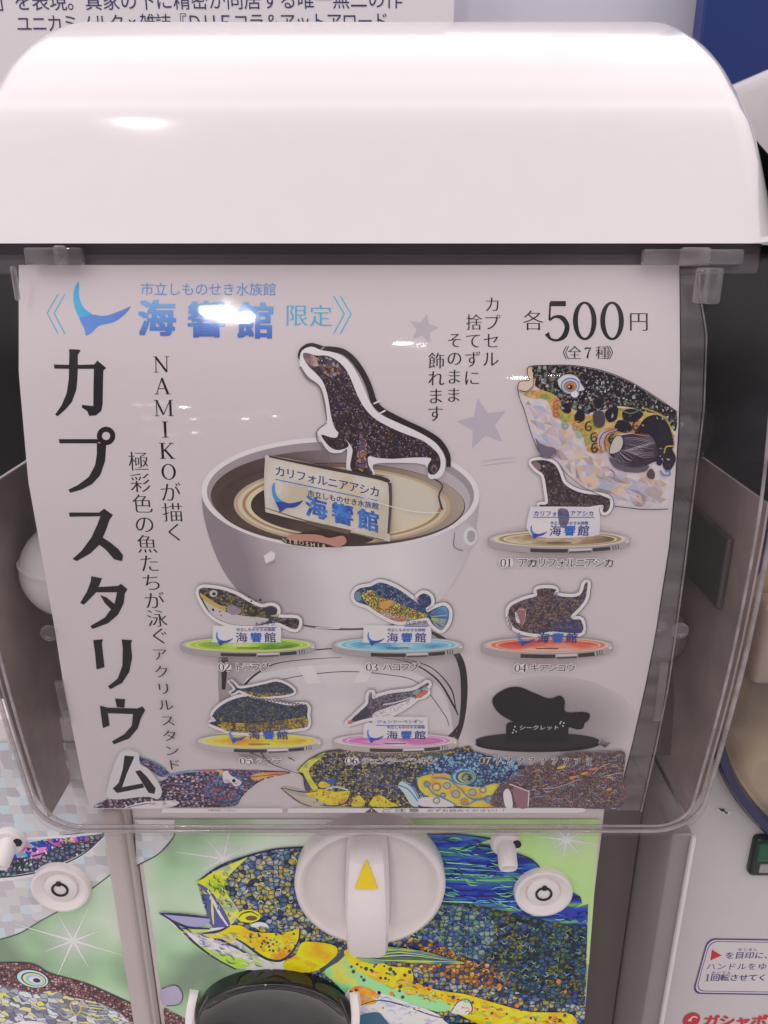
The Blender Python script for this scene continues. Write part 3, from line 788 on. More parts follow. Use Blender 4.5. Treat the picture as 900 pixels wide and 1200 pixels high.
YEL = blend('card_yellow', [(0, (206, 130, 20)), (.4, (214, 160, 18)), (.7, (216, 178, 20)), (1, (196, 120, 36))], 60, WP, rough=.3)
YG = blend('card_yellow_green', [(0, (150, 170, 30)), (.4, (206, 180, 40)), (.6, (190, 190, 90)), (1, (90, 120, 120))], 70, WP, rough=.3)
PINK = blend('card_pink', [(0, (190, 170, 176)), (.5, (206, 180, 170)), (.8, (170, 150, 176)), (1, (206, 170, 120))], 80, WP, rough=.3)
INKP = C(30, 26, 50)
body_o = [(231, 1033), (240, 1027), (257, 1014), (290, 1002), (323, 994), (362, 991), (420, 984), (470, 978), (530, 975), (577, 982), (560, 988), (590, 996), (610, 1001), (624, 1007), (640, 1026), (680, 1050), (682, 1058), (672, 1064), (689, 1059), (684, 1230), (280, 1230), (300, 1150), (330, 1130), (355, 1126), (300, 1112), (252, 1092), (238, 1058)]
A.poly(body_o, BODYM)
A.poly([(350, 993), (420, 984), (470, 978), (530, 975), (577, 982), (556, 989), (590, 996), (624, 1007), (640, 1026), (680, 1050), (682, 1058), (672, 1064), (689, 1059), (687, 1090), (640, 1080), (590, 1068), (540, 1060), (510, 1050), (470, 1010), (420, 996)], FINB)
A.poly([(500, 1050), (540, 1056), (590, 1066), (640, 1078), (688, 1086), (684, 1178), (640, 1172), (600, 1160), (560, 1140), (520, 1120), (490, 1090)], DEEPM)
A.blob([(505, 1060), (540, 1062), (575, 1075), (578, 1100), (556, 1125), (520, 1115), (490, 1098), (492, 1075)], TEALM)
A.blob([(470, 1106), (500, 1100), (540, 1118), (575, 1130), (600, 1150), (560, 1156), (500, 1136), (462, 1124)], RUSTM)
for i in range(14):                                           # blue dapples on the fin foot
    A.blob([(520+i*12+random.uniform(-3, 3), 1040+i*2.4+random.uniform(-10, 6)), (528+i*12, 1036+i*2.4), (532+i*12, 1044+i*2.2), (524+i*12, 1049+i*2.4)], C(34, 44, 120), n=3)
for i in range(11): A.brush([(458+i*2, 992+i*6), (510+i*4, 990+i*6+i*.6), (560+i*9, 999+i*5.4)], [.4, 1.6, .3], C(*random.choice([(96, 150, 96), (40, 50, 140), (120, 160, 110), (24, 26, 70)])), n=4)
A.brush([(420, 985), (470, 979), (530, 976), (577, 982)], 1.6, C(20, 24, 60)); A.brush([(560, 988), (600, 998), (624, 1007), (640, 1026)], 1.4, C(20, 24, 60))
A.brush([(231, 1033), (257, 1014), (290, 1002), (323, 994), (362, 991), (420, 985)], [1.4, 2, 2, 1.6], INKP)
CS = lambda *L_: [C(*c) for c in L_]
hd = [(262, 1022), (300, 1004), (350, 995), (420, 990), (470, 1010), (500, 1050), (490, 1100), (470, 1125), (400, 1110), (360, 1095), (300, 1075), (275, 1050)]
A.scribble(hd, 260, 6, CS((30, 30, 60), (44, 60, 130), (190, 160, 60), (170, 170, 180), (60, 110, 140), (30, 26, 40), (200, 130, 60)), 1.3, None, .6, 1)
dp = [(490, 1056), (540, 1060), (590, 1070), (640, 1082), (686, 1092), (682, 1172), (640, 1168), (600, 1156), (560, 1136), (520, 1118), (488, 1092)]
A.scribble(dp, 300, 6, CS((22, 26, 50), (50, 80, 120), (90, 110, 70), (110, 120, 130), (30, 50, 90), (130, 110, 50), (24, 22, 36)), 1.3, None, .6, 2)
A.scribble([(470, 1108), (500, 1102), (540, 1118), (575, 1130), (600, 1150), (560, 1155), (500, 1136)], 70, 5, CS((190, 140, 60), (60, 50, 70), (150, 80, 40), (40, 50, 110)), 1.2, None, .6, 4)
A.scribble([(430, 988), (530, 980), (570, 984), (590, 998), (624, 1009), (640, 1030), (676, 1052), (686, 1064), (684, 1088), (640, 1078), (590, 1066), (520, 1050), (470, 1010)], 150, 16, CS((24, 28, 80), (50, 80, 170), (70, 130, 110), (110, 150, 90), (30, 40, 120), (20, 20, 50)), 1.5, 8, .12, 5)
# snout, face and jaw
A.poly(spl(zA((150, 188), (175, 175), (230, 140), (300, 112), (330, 100), (300, 130), (265, 165), (250, 195), (262, 230), (290, 270), (300, 300), (260, 340), (215, 260), (190, 215)), 4), YG)
A.poly(spl(zA((155, 190), (185, 230), (188, 310), (205, 340), (225, 345), (270, 345), (262, 310), (235, 265), (200, 215)), 4), C(70, 64, 110))
A.brush(zA((190, 215), (215, 260), (235, 300), (262, 340)), [1.2, 3.4, 3, 1.5], C(186, 176, 190)); A.brush(zA((205, 240), (208, 290), (212, 335)), [1, 3, 1], C(200, 190, 60))
A.poly(spl(zA((20, 293), (60, 294), (120, 302), (190, 310), (195, 330), (150, 345), (110, 340), (60, 318)), 4), C(130, 118, 146))
A.poly(spl(zA((30, 300), (70, 322), (110, 342), (190, 348), (240, 345), (300, 350), (330, 370), (310, 420), (330, 440), (420, 455), (460, 460), (470, 500), (300, 490), (240, 470), (190, 440), (140, 400), (90, 355)), 4), PINK)
A.poly(spl(zA((60, 325), (110, 346), (200, 350), (180, 360), (120, 360)), 4), C(150, 178, 60))
A.poly(spl(zA((140, 400), (200, 420), (260, 440), (340, 475), (300, 490), (240, 468), (180, 435)), 4), C(140, 170, 50))
A.poly(spl(zA((175, 365), (240, 355), (265, 338), (310, 340), (350, 360), (420, 365), (480, 360), (512, 350), (510, 390), (480, 440), (440, 462), (400, 455), (360, 430), (320, 400), (300, 385), (260, 400), (240, 388), (215, 385)), 4), YEL)
A.poly(spl(zA((100, 365), (170, 372), (230, 398), (290, 420), (270, 440), (200, 420), (140, 395)), 4), C(200, 178, 176))
for st in (((22, 294), (70, 325), (110, 365), (160, 412), (220, 455), (290, 492)), ((30, 296), (90, 300), (150, 306), (195, 312)), ((175, 366), (230, 358), (268, 340)), ((290, 385), (320, 402), (360, 432), (400, 456), (445, 462), (480, 440), (510, 392), (515, 350)), ((60, 318), (120, 344), (200, 350)), ((215, 385), (240, 390), (262, 402), (300, 420), (345, 450))):
    A.brush(zA(*st), [1.6, 3, 2.6, 1.4], C(40, 36, 60), n=4)
A.poly(ell(*zA((335, 305))[0], 14, 7.5, 24), C(186, 160, 30)); A.brush(zA((300, 310), (315, 295), (345, 290), (372, 305)), [1, 2, 1], C(70, 60, 30)); A.poly(ell(*zA((345, 312))[0], 7, 3, 16), C(90, 60, 40))
A.blob(zA((340, 338), (365, 326), (395, 330), (405, 345), (380, 340), (360, 345)), C(170, 190, 200))
A.dots([(zA((random.uniform(330, 500), random.uniform(362, 430)))[0]+(random.uniform(.9, 1.9),)) for i in range(34)], C(58, 40, 70))
# cheek, gill and flank
A.poly(spl(zA((455, 470), (500, 440), (520, 400), (560, 395), (640, 410), (640, 450), (600, 480), (560, 500), (480, 500)), 4), YEL)
A.brush(zA((585, 500), (640, 460), (690, 415), (704, 395)), [3, 7, 9, 4], C(52, 60, 70))
A.poly(spl(zA((600, 500), (650, 465), (680, 440), (700, 470), (760, 500), (830, 540), (900, 570), (900, 640), (800, 640), (760, 640), (700, 600), (640, 540)), 4), blend('card_flank_green', [(0, (70, 150, 80)), (.35, (130, 180, 120)), (.6, (206, 170, 60)), (1, (80, 170, 130))], 55, WP, rough=.3))
A.poly(spl(zA((670, 430), (700, 420), (760, 440), (830, 480), (905, 490), (905, 560), (850, 560), (780, 520), (720, 490), (690, 470)), 4), YEL)
A.poly(spl(zB((0, 430), (40, 470), (140, 510), (260, 560), (380, 580), (480, 610), (600, 640), (750, 650), (745, 720), (560, 720), (440, 690), (330, 640), (220, 610), (120, 570), (50, 545), (0, 540)), 4), YEL)
A.poly(spl(zB((0, 500), (60, 530), (160, 570), (260, 590), (330, 620), (280, 640), (180, 610), (90, 580), (0, 550)), 4), C(120, 176, 110))
A.poly(spl(zB((-30, 560), (60, 570), (150, 600), (260, 640), (300, 670), (320, 720), (-40, 720), (-60, 640)), 4), PINK)
A.poly(spl(zA((690, 560), (740, 550), (790, 580), (780, 610), (740, 615), (700, 590)), 4), blend('card_orange', [(0, (206, 90, 40)), (.5, (214, 140, 30)), (1, (200, 70, 50))], 90, WP, rough=.3))
A.poly(spl(zB((325, 640), (350, 605), (385, 598), (400, 630), (385, 650), (350, 648)), 4), C(186, 180, 176))
for st in (((325, 640), (350, 605), (385, 598), (400, 630), (385, 650)), ((0, 620), (70, 600), (150, 615), (250, 650), (310, 665))): A.brush(zB(*st), [1, 1.8, 1], C(44, 50, 80))
A.dots([(zB((x, 470+x*.27+random.uniform(-25, 50)))[0]+(random.uniform(1.2, 2.6),)) for x in range(10, 735, 17)], C(58, 44, 60), n=7)
A.dots([(zA((random.uniform(690, 890), random.uniform(450, 600)))[0]+(random.uniform(1.0, 2.4),)) for i in range(26)], C(70, 44, 60), n=7)
A.dots([(zB((random.uniform(20, 730), random.uniform(520, 640)))[0]+(random.uniform(1.2, 3.0),)) for i in range(14)], C(200, 90, 40), n=7)
yb = zB((5, 440), (40, 475), (140, 515), (260, 565), (380, 585), (480, 615), (600, 645), (748, 655), (742, 690), (560, 700), (440, 680), (330, 635), (220, 600), (120, 565), (50, 540))
A.scribble(yb, 120, 9, CS((206, 110, 40), (150, 160, 50), (200, 180, 90), (90, 140, 90), (190, 90, 50), (110, 80, 40)), 1.6, 15, .3, 6)
A.scribble(zB((-20, 565), (60, 575), (150, 605), (260, 645), (300, 675), (310, 700), (-40, 700), (-55, 640)), 40, 12, CS((140, 140, 170), (200, 170, 150), (110, 120, 160), (180, 180, 190)), 1.6, 12, .3, 7)
A.scribble(zA((180, 370), (260, 345), (350, 362), (480, 362), (508, 355), (505, 390), (470, 445), (400, 452), (320, 400)), 46, 7, CS((206, 120, 30), (160, 160, 40), (206, 180, 80), (110, 90, 40)), 1.4, None, .4, 8)
A.scribble(zA((40, 305), (110, 345), (240, 350), (320, 372), (310, 430), (450, 462), (460, 495), (300, 488), (190, 438), (90, 355)), 60, 12, CS((110, 90, 130), (150, 130, 150), (150, 160, 70), (206, 160, 150), (80, 80, 110)), 1.5, 30, .2, 9)
A.scribble(zA((155, 192), (175, 178), (300, 114), (262, 165), (255, 200), (290, 270), (260, 335), (215, 260)), 36, 9, CS((110, 120, 40), (206, 190, 120), (90, 110, 120), (60, 70, 50)), 1.4, 60, .3, 10)
A.poly(spl(zB((-10, 440), (60, 410), (150, 415), (240, 430), (330, 455), (370, 470), (250, 470), (130, 465), (40, 470)), 4), blend('pec_fin', [(0, (40, 50, 120)), (.4, (60, 110, 110)), (.7, (150, 160, 50)), (1, (40, 60, 130))], 40, WP, (.8, 6), rough=.3))
for i in range(8): A.brush([zB((20, 455))[0], zB((140+i*8, 425+i*5))[0], zB((340, 462))[0]], [.5, 1.1, .3], C(*random.choice([(30, 40, 90), (160, 160, 60), (40, 60, 60)])), n=4)
A.poly(spl(zB((-5, 660), (60, 640), (90, 660), (120, 720), (-10, 720)), 4), C(40, 70, 90))
A.obj('card_art', board)

# ---- dial, key ring, lock knob, outlet on the front board
def at(px, py, Y=YP): x, z = bpx(px, py, Y); return Vector((x, Y, z))
P = at(434, 1020)
dial = None
bm = bmesh.new(); lathe(bm, [(.0335, -.002), (.0350, .002), (.0352, .0085), (.0345, .0108), (.0328, .0116), (.0312, .0108), (.0304, .0088), (.0290, .0066), (.0240, .0058), (0, .0056)], P, (0, -1, 0), 96)
dial = link('dial', bm, WHITE2, mach, R(50))
bm = bmesh.new(); K = 9; rows = []
for i in range(15):                           # raised grip: a tapering bar with a crowned back
    t = i/14; z = P.z+.0300-.0655*t; hw = .0079+.0014*math.sin(t*2.6); top = .0082+.0135*math.sin(math.pi*min(1, .12+t*.80))**.7
    if i in (0, 14): top *= .62; hw *= .86
    row = []
    for k, (fx, fy) in enumerate(((-1.12, .10), (-1.06, .72), (-.92, .93), (-.6, 1.0), (0, 1.02), (.6, 1.0), (.92, .93), (1.06, .72), (1.12, .10))):
        row.append(bm.verts.new((P.x-.0012+fx*hw, P.y-.0052-top*fy, z)))
    rows.append(row)
for Aq, Bq in zip(rows, rows[1:]):
    for k in range(K-1): bm.faces.new((Aq[k], Aq[k+1], Bq[k+1], Bq[k]))
bm.faces.new(rows[0]); bm.faces.new(rows[-1][::-1]); bmesh.ops.recalc_face_normals(bm, faces=bm.faces)
link('grip', bm, WHITE2, dial, R(35))
bm = bmesh.new()
V = [bm.verts.new(P+Vector((-.0012+x, y+dy_, z))) for dy_ in (.0005, -.0006) for x, y, z in ((-.0050, -.0258, .0160), (.0050, -.0258, .0160), (0, -.0222, .0285))]
bm.faces.new(V[3:6]); bm.faces.new(V[0:3])
for i in range(3): bm.faces.new((V[i], V[(i+1) % 3], V[3+(i+1) % 3], V[3+i]))
bmesh.ops.recalc_face_normals(bm, faces=bm.faces)
link('arrow_sticker', bm, mat('yellow_foil', (.86, .63, .02, 1), .3), dial)

def key_ring(parent, px, py):
    P = at(px, py)
    bm = bmesh.new(); lathe(bm, [(.0140, -.002), (.0142, .0015), (.0136, .0032), (.0124, .0036), (.0112, .0030), (.0086, .0012), (.0078, .0008), (.0078, .0022), (.0070, .0027), (.0, .0027)], P, (0, -1, 0), 56)
    b = link('coin_return_button', bm, WHITE2, parent, R(45))
    bm = bmesh.new(); q = P+Vector((0, -.0031, 0))
    lathe(bm, [(.0031, -.0004), (.0031, .0001), (.0041, .0001), (.0041, -.0004)], q, (0, -1, 0), 32)
    box(bm, q.x-.0010, q.x+.0010, q.y-.0006, q.y+.0003, q.z+.0026, q.z+.0052, .0003, 2); link('key_mark', bm, BLACK, b)
def knob(parent, px, py, lean=0):
    P = at(px, py); ax = Vector((lean, -1, -.5)).normalized()
    bm = bmesh.new(); lathe(bm, [(.0072, -.002), (.0072, .0022), (.0062, .0034), (.0, .0034)], P, (0, -1, 0), 36)
    b = link('lock_knob', bm, WHITE2, parent, R(45))
    bm = bmesh.new(); lathe(bm, [(.0044, -.001), (.0044, .0105), (.0038, .0117), (.0032, .0113), (0, .0111)], P+Vector((0, -.0015, 0)), ax, 32); link('peg', bm, WHITE2, b, R(45))
    bm = bmesh.new(); lathe(bm, [(.0021, 0), (.0021, .0005), (0, .0006)], P+Vector((.0048, -.0034, .0012)), (0, -1, 0), 20); link('hole', bm, BLACK, b)
key_ring(mach, 636, 1042); knob(mach, 592, 985)
# outlet: round white collar with a dark dished flap
P = at(323, 1184)
bm = bmesh.new(); ax = Vector((0, -1, 0))
lathe(bm, [(.0395, -.002), (.0396, .006), (.0392, .0088), (.0384, .0096), (.0374, .0090), (.034, .0062), (.028, .0034), (.020, .0016), (.010, .0008), (0, .0006)], P, ax, 96); flap_ = bm
for v in bm.verts: v.co.z = P.z+(v.co.z-P.z)*.76
bm2 = bmesh.new()                             # white catch tray: the lower half of a deep collar round the flap
prof = [(.0398, -.003), (.0396, .018), (.0404, .0202), (.0424, .0208), (.0438, .0190), (.0446, -.003)]; rows = []
for i in range(41):
    q = R(166+208*i/40)
    rows.append([bm2.verts.new(P+Vector((r_*math.cos(q), -h_*(min(1, (min(i, 40-i)+.3)/9))**.6, .0065+r_*math.sin(q)*.80))) for r_, h_ in prof])
for Aq, Bq in zip(rows, rows[1:]):
    for k in range(len(prof)-1): bm2.faces.new((Aq[k], Aq[k+1], Bq[k+1], Bq[k]))
bm2.faces.new(rows[0]); bm2.faces.new(rows[-1][::-1]); bmesh.ops.recalc_face_normals(bm2, faces=bm2.faces)
col_ = link('outlet', bm2, WHITE2, mach, R(40))
link('flap', flap_, mat('smoked_flap', (.012, .012, .014, 1), .07, .6, coat=.5), col_, True)
P = at(545, 1222)
bm = bmesh.new(); lathe(bm, [(.0155, -.003), (.0160, .004), (.0150, .006), (.0128, .0062), (.012, .004), (.012, -.001), (0, -.001)], P, (0, -1, 0), 48); cs = link('coin_slot', bm, BLACK, mach, R(45))
bm = bmesh.new(); lathe(bm, [(.0085, -.0005), (.0088, .0085), (.0080, .0098), (0, .010)], P, (0, -1, 0), 40); link('slot_cap', bm, WHITE2, cs, R(45))

# ================================================================== left neighbour
lm = thing('capsule_machine', 'left neighbour capsule machine, only its fish card, key ring and knob in view', 'vending machine', (-.24, .3, -.5))
lm['group'] = 'capsule machines standing side by side'; mach['group'] = lm['group']
bm = bmesh.new(); box(bm, -.346, -.1284, YP+.0006, YP+.016, -.50, -.20, .001, 2); lb = link('front_board', bm, WHITE2, lm)
bm = bmesh.new(); box(bm, -.40, -.158, .34, .44, -.53, -.20, .004, 2); link('body', bm, GREYP, lm)
A = Art(PANEL, .0001)
A.poly([(-60, 870), (108, 870), (128, 980), (166, 1230), (-60, 1230)], GREEN)
zL = Z(0, 960, 4.09)
A.poly([(-60, 870), (110, 870), (128, 975), (133, 1020)]+zL((440, 330), (310, 420), (200, 480), (100, 540), (0, 572), (-200, 610)), HOLO)
A.brush([(133, 1022)]+zL((440, 333), (310, 423), (200, 484), (100, 543), (0, 575), (-150, 600)), 1.5, C(60, 60, 64), n=4)
A.poly(spl(zL((-150, 200), (0, 180), (150, 140), (330, 90), (500, 55), (500, 90), (400, 175), (260, 240), (100, 285), (-150, 300)), 4), C(184, 182, 186))
A.poly(spl(zL((-150, 140), (0, 130), (150, 110), (330, 70), (495, 60), (485, 95), (390, 165), (250, 225), (100, 262), (-150, 280)), 4), mosaic('grey_beads', [(90, 90, 110), (60, 60, 76), (130, 128, 140), (110, 90, 110), (84, 104, 120)], 420, WP, (40, 36, 46), .12, bead=.42, wobble=.28, rand=.85))
hol = [C(*c) for c in ((40, 50, 150), (60, 150, 170), (70, 36, 110), (190, 100, 150), (100, 140, 170), (30, 40, 110), (160, 60, 90), (190, 120, 80))]
A.facets(zL((-100, 130), (120, 95), (360, 70), (480, 70), (440, 110), (340, 120), (250, 150), (200, 190), (60, 200), (-100, 210)), hol, 6, .25, .85, 5)
A.facets(zL((40, 150), (240, 140), (230, 185), (40, 200)), hol[:4], 7, .2, 1, 8)
for st in (((-100, 215), (0, 205), (120, 185), (250, 150), (340, 118), (480, 100)), ((-100, 285), (100, 268), (260, 230), (400, 165), (495, 80))): A.brush(zL(*st), [1.5, 2, 1.2], C(50, 48, 56))
A.brush(zL((-100, 100), (120, 92), (330, 80), (490, 62)), 3, C(186, 180, 184)); A.dots([(zL((random.uniform(0, 380), random.uniform(0, 1)))[0][0], 960+(250-.33*x*1)/4.09+random.uniform(-4, 4), random.uniform(.7, 1.4)) for x in range(0, 300, 14)], C(206, 204, 210), n=8)
A.dots([(i*8+4+random.uniform(-2, 2), 1013-i*3.2+random.uniform(-4, 5), random.uniform(.8, 1.6)) for i in range(11)], C(200, 206, 214), n=8)
halo_ink(A, 86, 1102, 48, 38, (196, 196, 190), WP, None, .95)
sparkle(A, 86, 1102, 74, 8, 20, 3)
A.poly(spl(zL((-150, 690), (0, 688), (100, 684), (180, 700), (240, 735), (400, 780), (500, 820), (630, 880), (690, 930), (760, 1060), (-150, 1060)), 4), MAROON)
A.poly(spl(zL((-150, 790), (40, 800), (160, 830), (260, 820), (340, 850), (480, 880), (580, 930), (660, 1010), (660, 1080), (-150, 1080)), 4), mosaic('silver_belly', [(150, 142, 148), (120, 114, 124), (176, 164, 166), (186, 176, 172), (100, 92, 104), (190, 170, 120)], 330, WP, (80, 70, 84), .06, stretch=(.6, 1.2), rot=.35))
A.facets(zL((-20, 810), (60, 830), (200, 850), (280, 880), (270, 910), (160, 890), (-20, 860)), [C(196, 180, 60), C(80, 74, 90), C(150, 146, 150), C(60, 54, 70)], 6, .35, .8, 3)
A.brush(zL((-100, 690), (100, 684), (180, 700), (240, 735), (400, 780), (500, 820), (630, 880)), 1.4, C(50, 36, 40))
for (rx, ry, cc) in ((20, 11, (44, 40, 50)), (18.5, 9.8, (150, 180, 186)), (15, 8, (50, 50, 70)), (13.5, 7, (196, 176, 110)), (11, 5.6, (120, 140, 180)), (8, 4.2, (180, 190, 200)), (4.4, 2.6, (40, 40, 70))): A.poly(ell(38.5+(18.5-rx)*.35, 1146+(11-ry)*.25, rx, ry, 30, rot=12), C(*cc))
A.brush(zL((340, 880), (370, 870), (390, 900), (370, 935), (350, 920)), 1.6, C(180, 140, 70), closed=True)
for i in range(7): A.brush(zL((390, 885+i*8), (450, 890+i*11), (520, 900+i*9)), [.6, 1.4, .4], C(*random.choice([(176, 160, 110), (110, 104, 100), (150, 140, 130)])), n=3)
A.obj('card_art', lb)
key_ring(lm, 73, 1037); knob(lm, 13, 983, -.12)
P = at(40, 1222)
bm = bmesh.new(); lathe(bm, [(.0165, -.003), (.0170, .005), (.0158, .0075), (.0120, .0085), (0, .0085)], P, (0, -1, 0), 48); link('slot_cap', bm, WHITE2, lm, R(45))

# ================================================================== right neighbour: another model with a round drum
rm = thing('capsule_machine', 'right neighbour machine with round navy rimmed drum, white body and instruction sticker', 'vending machine', (.26, .36, -.5), group='capsule machines standing side by side')
YR = .2905
bm = bmesh.new(); box(bm, .1375, .43, YR, .46, -.53, -.205, .013, 5); link('body', bm, NEIGH, rm, R(45))
bm = bmesh.new(); box(bm, .1400, .43, YR+.075, .46, -.204, -.03, .010, 4); link('chamber', bm, mat('chamber_dark_blue', (.03, .036, .05, 1), .12, .5, mottle=.4, bscale=60), rm, R(45))
bm = bmesh.new(); box(bm, .193, .50, .43, .56, -.02, .081, .012, 4, rot=None); link('roof', bm, WHITE, rm, R(45))
DC = Vector((.2560, YR-.004, -.1700)); RD = .1190
bm = bmesh.new(); lathe(bm, [(RD+.0008, .000), (RD+.0015, .006), (RD, .0085), (RD-.0035, .0088), (RD-.0045, .0062), (RD-.0045, .0)], DC, (0, -1, 0), 120); drum_rim = link('drum_rim', bm, NAVY, rm, R(45))
bm = bmesh.new(); lathe(bm, [(RD-.0046, .004), (RD-.012, .012), (RD-.030, .022), (RD-.06, .029), (.02, .0315), (0, .0316)], DC, (0, -1, 0), 96)
link('drum_window', bm, clear('drum_clear', (.88, .86, .86), .05, 1.0, 1.49, film=.08), rm, True)
bm = bmesh.new(); lathe(bm, [(RD-.0047, .0035), (RD-.006, .0018), (.05, .0012), (0, .001)], DC, (0, -1, 0), 96)
link('drum_back', bm, blend('drum_back_tan', [(0, (104, 84, 74)), (.4, (150, 122, 104)), (.7, (176, 148, 126)), (1, (120, 110, 106))], 14, W_TOP, (1, 1), 0, 2), rm)
bm = bmesh.new(); box(bm, .1520, .1680, YR-.017, YR-.0055, -.176, -.138, .003, 3); link('chute_block', bm, mat('cream_plastic', (.52, .42, .36, 1), .4), rm, R(45))
# instruction sticker
PR = Flat(YR)
st = thing('instruction_sticker', 'white sticker with navy double border and turning instructions on the right machine', 'sticker', (.17, YR, -.33))
A = Art(PR, .0003)
WH_S = mat('sticker_white', (.72, .67, .69, 1), .3); NV = mat('sticker_navy', rgb(58, 56, 130), .4); RDI = mat('sticker_red', rgb(206, 40, 62), .4)
def qmap(pts_uv):  # unit box over the sticker: u to the right, v down
    o = [(829, 1099), (960, 1101), (939, 1166), (811, 1164)]
    out = []
    for u, v in pts_uv: out.append(tuple((o[0][k]*(1-u)+o[1][k]*u)*(1-v)+(o[3][k]*(1-u)+o[2][k]*u)*v for k in (0, 1)))
    return out
def rr(m, r=.07, n=5):
    o = []
    for cx, cy, a0 in ((1-m-r, m*2+r*2, -90), (1-m-r, 1-m*2-r*2, 0), (m+r, 1-m*2-r*2, 90), (m+r, m*2+r*2, 180)):
        for i in range(n+1):
            q = R(a0+90*i/n); o.append((cx+r*math.cos(q), cy+2*r*math.sin(q)))
    return qmap(o)
A.poly(rr(0), WH_S); A.ring(rr(0), rr(.012), NV); A.ring(rr(.024), rr(.030), NV)
A.poly([(834, 1112), (845.5, 1119), (832, 1125)], RDI)
A.text('を目印に、', (855, 1119), (901, 1119), 11.5, NV, 'bold')
A.text('ハンドルをゆ', (833, 1132), (893, 1132), 11.5, NV, 'gothic')
A.text('1', (829, 1145), (829, 1145), 15, NV, 'heavy'); A.text('回転させてく', (838, 1145), (893, 1145), 11.5, NV, 'bold')
A.text('めじるし', (867, 1112), (885, 1112), 5, NV, 'gothic'); A.text('かいてん', (836, 1139), (854, 1139), 5, NV, 'gothic')
A.obj('printing', st)
lg = thing('logo_sticker', 'red lettering with round red mark below the instruction sticker', 'sticker', (.16, YR, -.36))
A = Art(PR, .0003)
A.blob([(800, 1196), (804, 1189), (813, 1186), (820, 1190), (819, 1197), (813, 1203), (803, 1203)], RDI)
A.brush([(806, 1196), (812, 1191), (817, 1192)], 1.6, WH_S); A.dots([(809, 1195, 1.4)], WH_S)
A.text('ガシャポン', (833, 1196), (908, 1196), 20, RDI, 'heavy', skew=.18)
A.obj('lettering', lg)
# green coin window cut by the picture edge, scratched sticker rest
bm = bmesh.new(); xa, za = bpx(887, 984, YR-.004); xb_, zb_ = bpx(930, 1029, YR-.004)
box(bm, xa, xb_, YR-.0040, YR+.002, zb_, za, .0025, 3); cw = link('coin_window', bm, mat('coin_frame_dark', (.02, .035, .03, 1), .3), rm, R(45))
bm = bmesh.new(); xa, za = bpx(891, 988, YR-.0046); xb_, zb_ = bpx(930, 1010, YR-.0046); box(bm, xa, xb_, YR-.0049, YR-.003, zb_, za, .001, 2); link('pane', bm, mat('coin_green', (.01, .11, .055, 1), .2), cw)
bm = bmesh.new(); xa, za = bpx(891, 1013, YR-.0046); xb_, zb_ = bpx(930, 1024, YR-.0046); box(bm, xa, xb_, YR-.0046, YR-.003, zb_, za, .001, 2); link('slot_plate', bm, mat('coin_steel', (.45, .45, .45, 1), .3, metal=.8), cw)
A = Art(PR, .0002)
A.poly([(840, 947), (847, 946), (850, 949), (858, 950), (856, 955), (849, 954), (846, 951), (841, 950)], mat('torn_paper', (.78, .76, .72, 1), .6))
A.poly([(841, 947), (848, 947), (850, 950), (846, 951)], mat('torn_green', (.03, .07, .05, 1), .6)); A.poly([(848, 950), (853, 951), (852, 954), (849, 953)], mat('torn_green2', (.06, .15, .12, 1), .6))
tag(A.obj('sticker_scrap', origin=tuple(PR.pos(.15, -.24, 0))), 'torn scrap of old sticker under the navy drum rim', 'sticker scrap')

# ================================================================== capsules inside the main machine
def capsule(px, py, Y, r, m1, m2, label, tilt=(0, .3, 1), grp='toy capsules inside the machine'):
    P = at(px, py, Y); ax = Vector(tilt).normalized()
    t = thing('toy_capsule', label, 'capsule', tuple(P), grp)
    bm = bmesh.new(); lathe(bm, [(r*math.cos(R(q)), r*math.sin(R(q))) for q in range(2, 91, 8)]+[(0, r)], P, ax, 40); link('upper_shell', bm, m1, t, True)
    bm = bmesh.new(); lathe(bm, [(r*1.02, 0), (r*1.03, r*.04), (r*1.0, r*.05)]+[], P, ax, 40)
    link('seam_band', bm, m2, t, R(30))
    bm = bmesh.new(); lathe(bm, [(r*.995*math.cos(R(q)), -r*.995*math.sin(R(q))) for q in range(0, 90, 8)]+[(0, -r)], P, ax, 40); link('lower_shell', bm, m2, t, True)
CW = mat('capsule_white', (.82, .80, .80, 1), .25); CG = mat('capsule_grey', (.20, .185, .19, 1), .22); CB = mat('capsule_brown', (.12, .095, .09, 1), .22); CBK = mat('capsule_black', (.03, .03, .034, 1), .2)
capsule(84, 666, .2760, .0192, CW, CW, 'white toy capsule showing beside the left edge of the poster', (.2, .1, 1))
capsule(797, 505, .2900, .0128, CBK, CB, 'black and brown toy capsule behind the film pocket, right of the printed pufferfish', (.5, -.4, .7))
capsule(771, 742, .2900, .0122, CG, CB, 'grey and brown toy capsule low behind the film pocket, right of the red stand picture', (.2, -.5, .8))

# ================================================================== clear film pocket that holds the poster
fl = thing('film_pocket', 'clear film pocket around the poster, its wrinkled edge showing on the right', 'film pocket', (XC, .25, -.12))
def sheet_strip(bm, edgeL, edgeR, h, nu=14, ripple=0):
    rows = []
    for (a, b) in zip(edgeL, edgeR):
        row = []
        for i in range(nu+1):
            t = i/nu; px, py = a[0]+(b[0]-a[0])*t, a[1]+(b[1]-a[1])*t
            u, v, d = CUR.uvd(px, py)
            row.append(bm.verts.new(CUR.pos(u, v, h+ripple*math.sin(px*.11+py*.043)*math.sin(py*.02+1)*max(0, (t-.93)/.07))))
        rows.append(row)
    for A_, B_ in zip(rows, rows[1:]):
        for i in range(nu): bm.faces.new((A_[i], A_[i+1], B_[i+1], B_[i]))
ys = [316+(948-316)*i/48 for i in range(49)]
def xi(tab, y):
    for (y0, x0), (y1, x1) in zip(tab, tab[1:]):
        if y <= y1: return x0+(x1-x0)*(y-y0)/(y1-y0)
    return tab[-1][1]
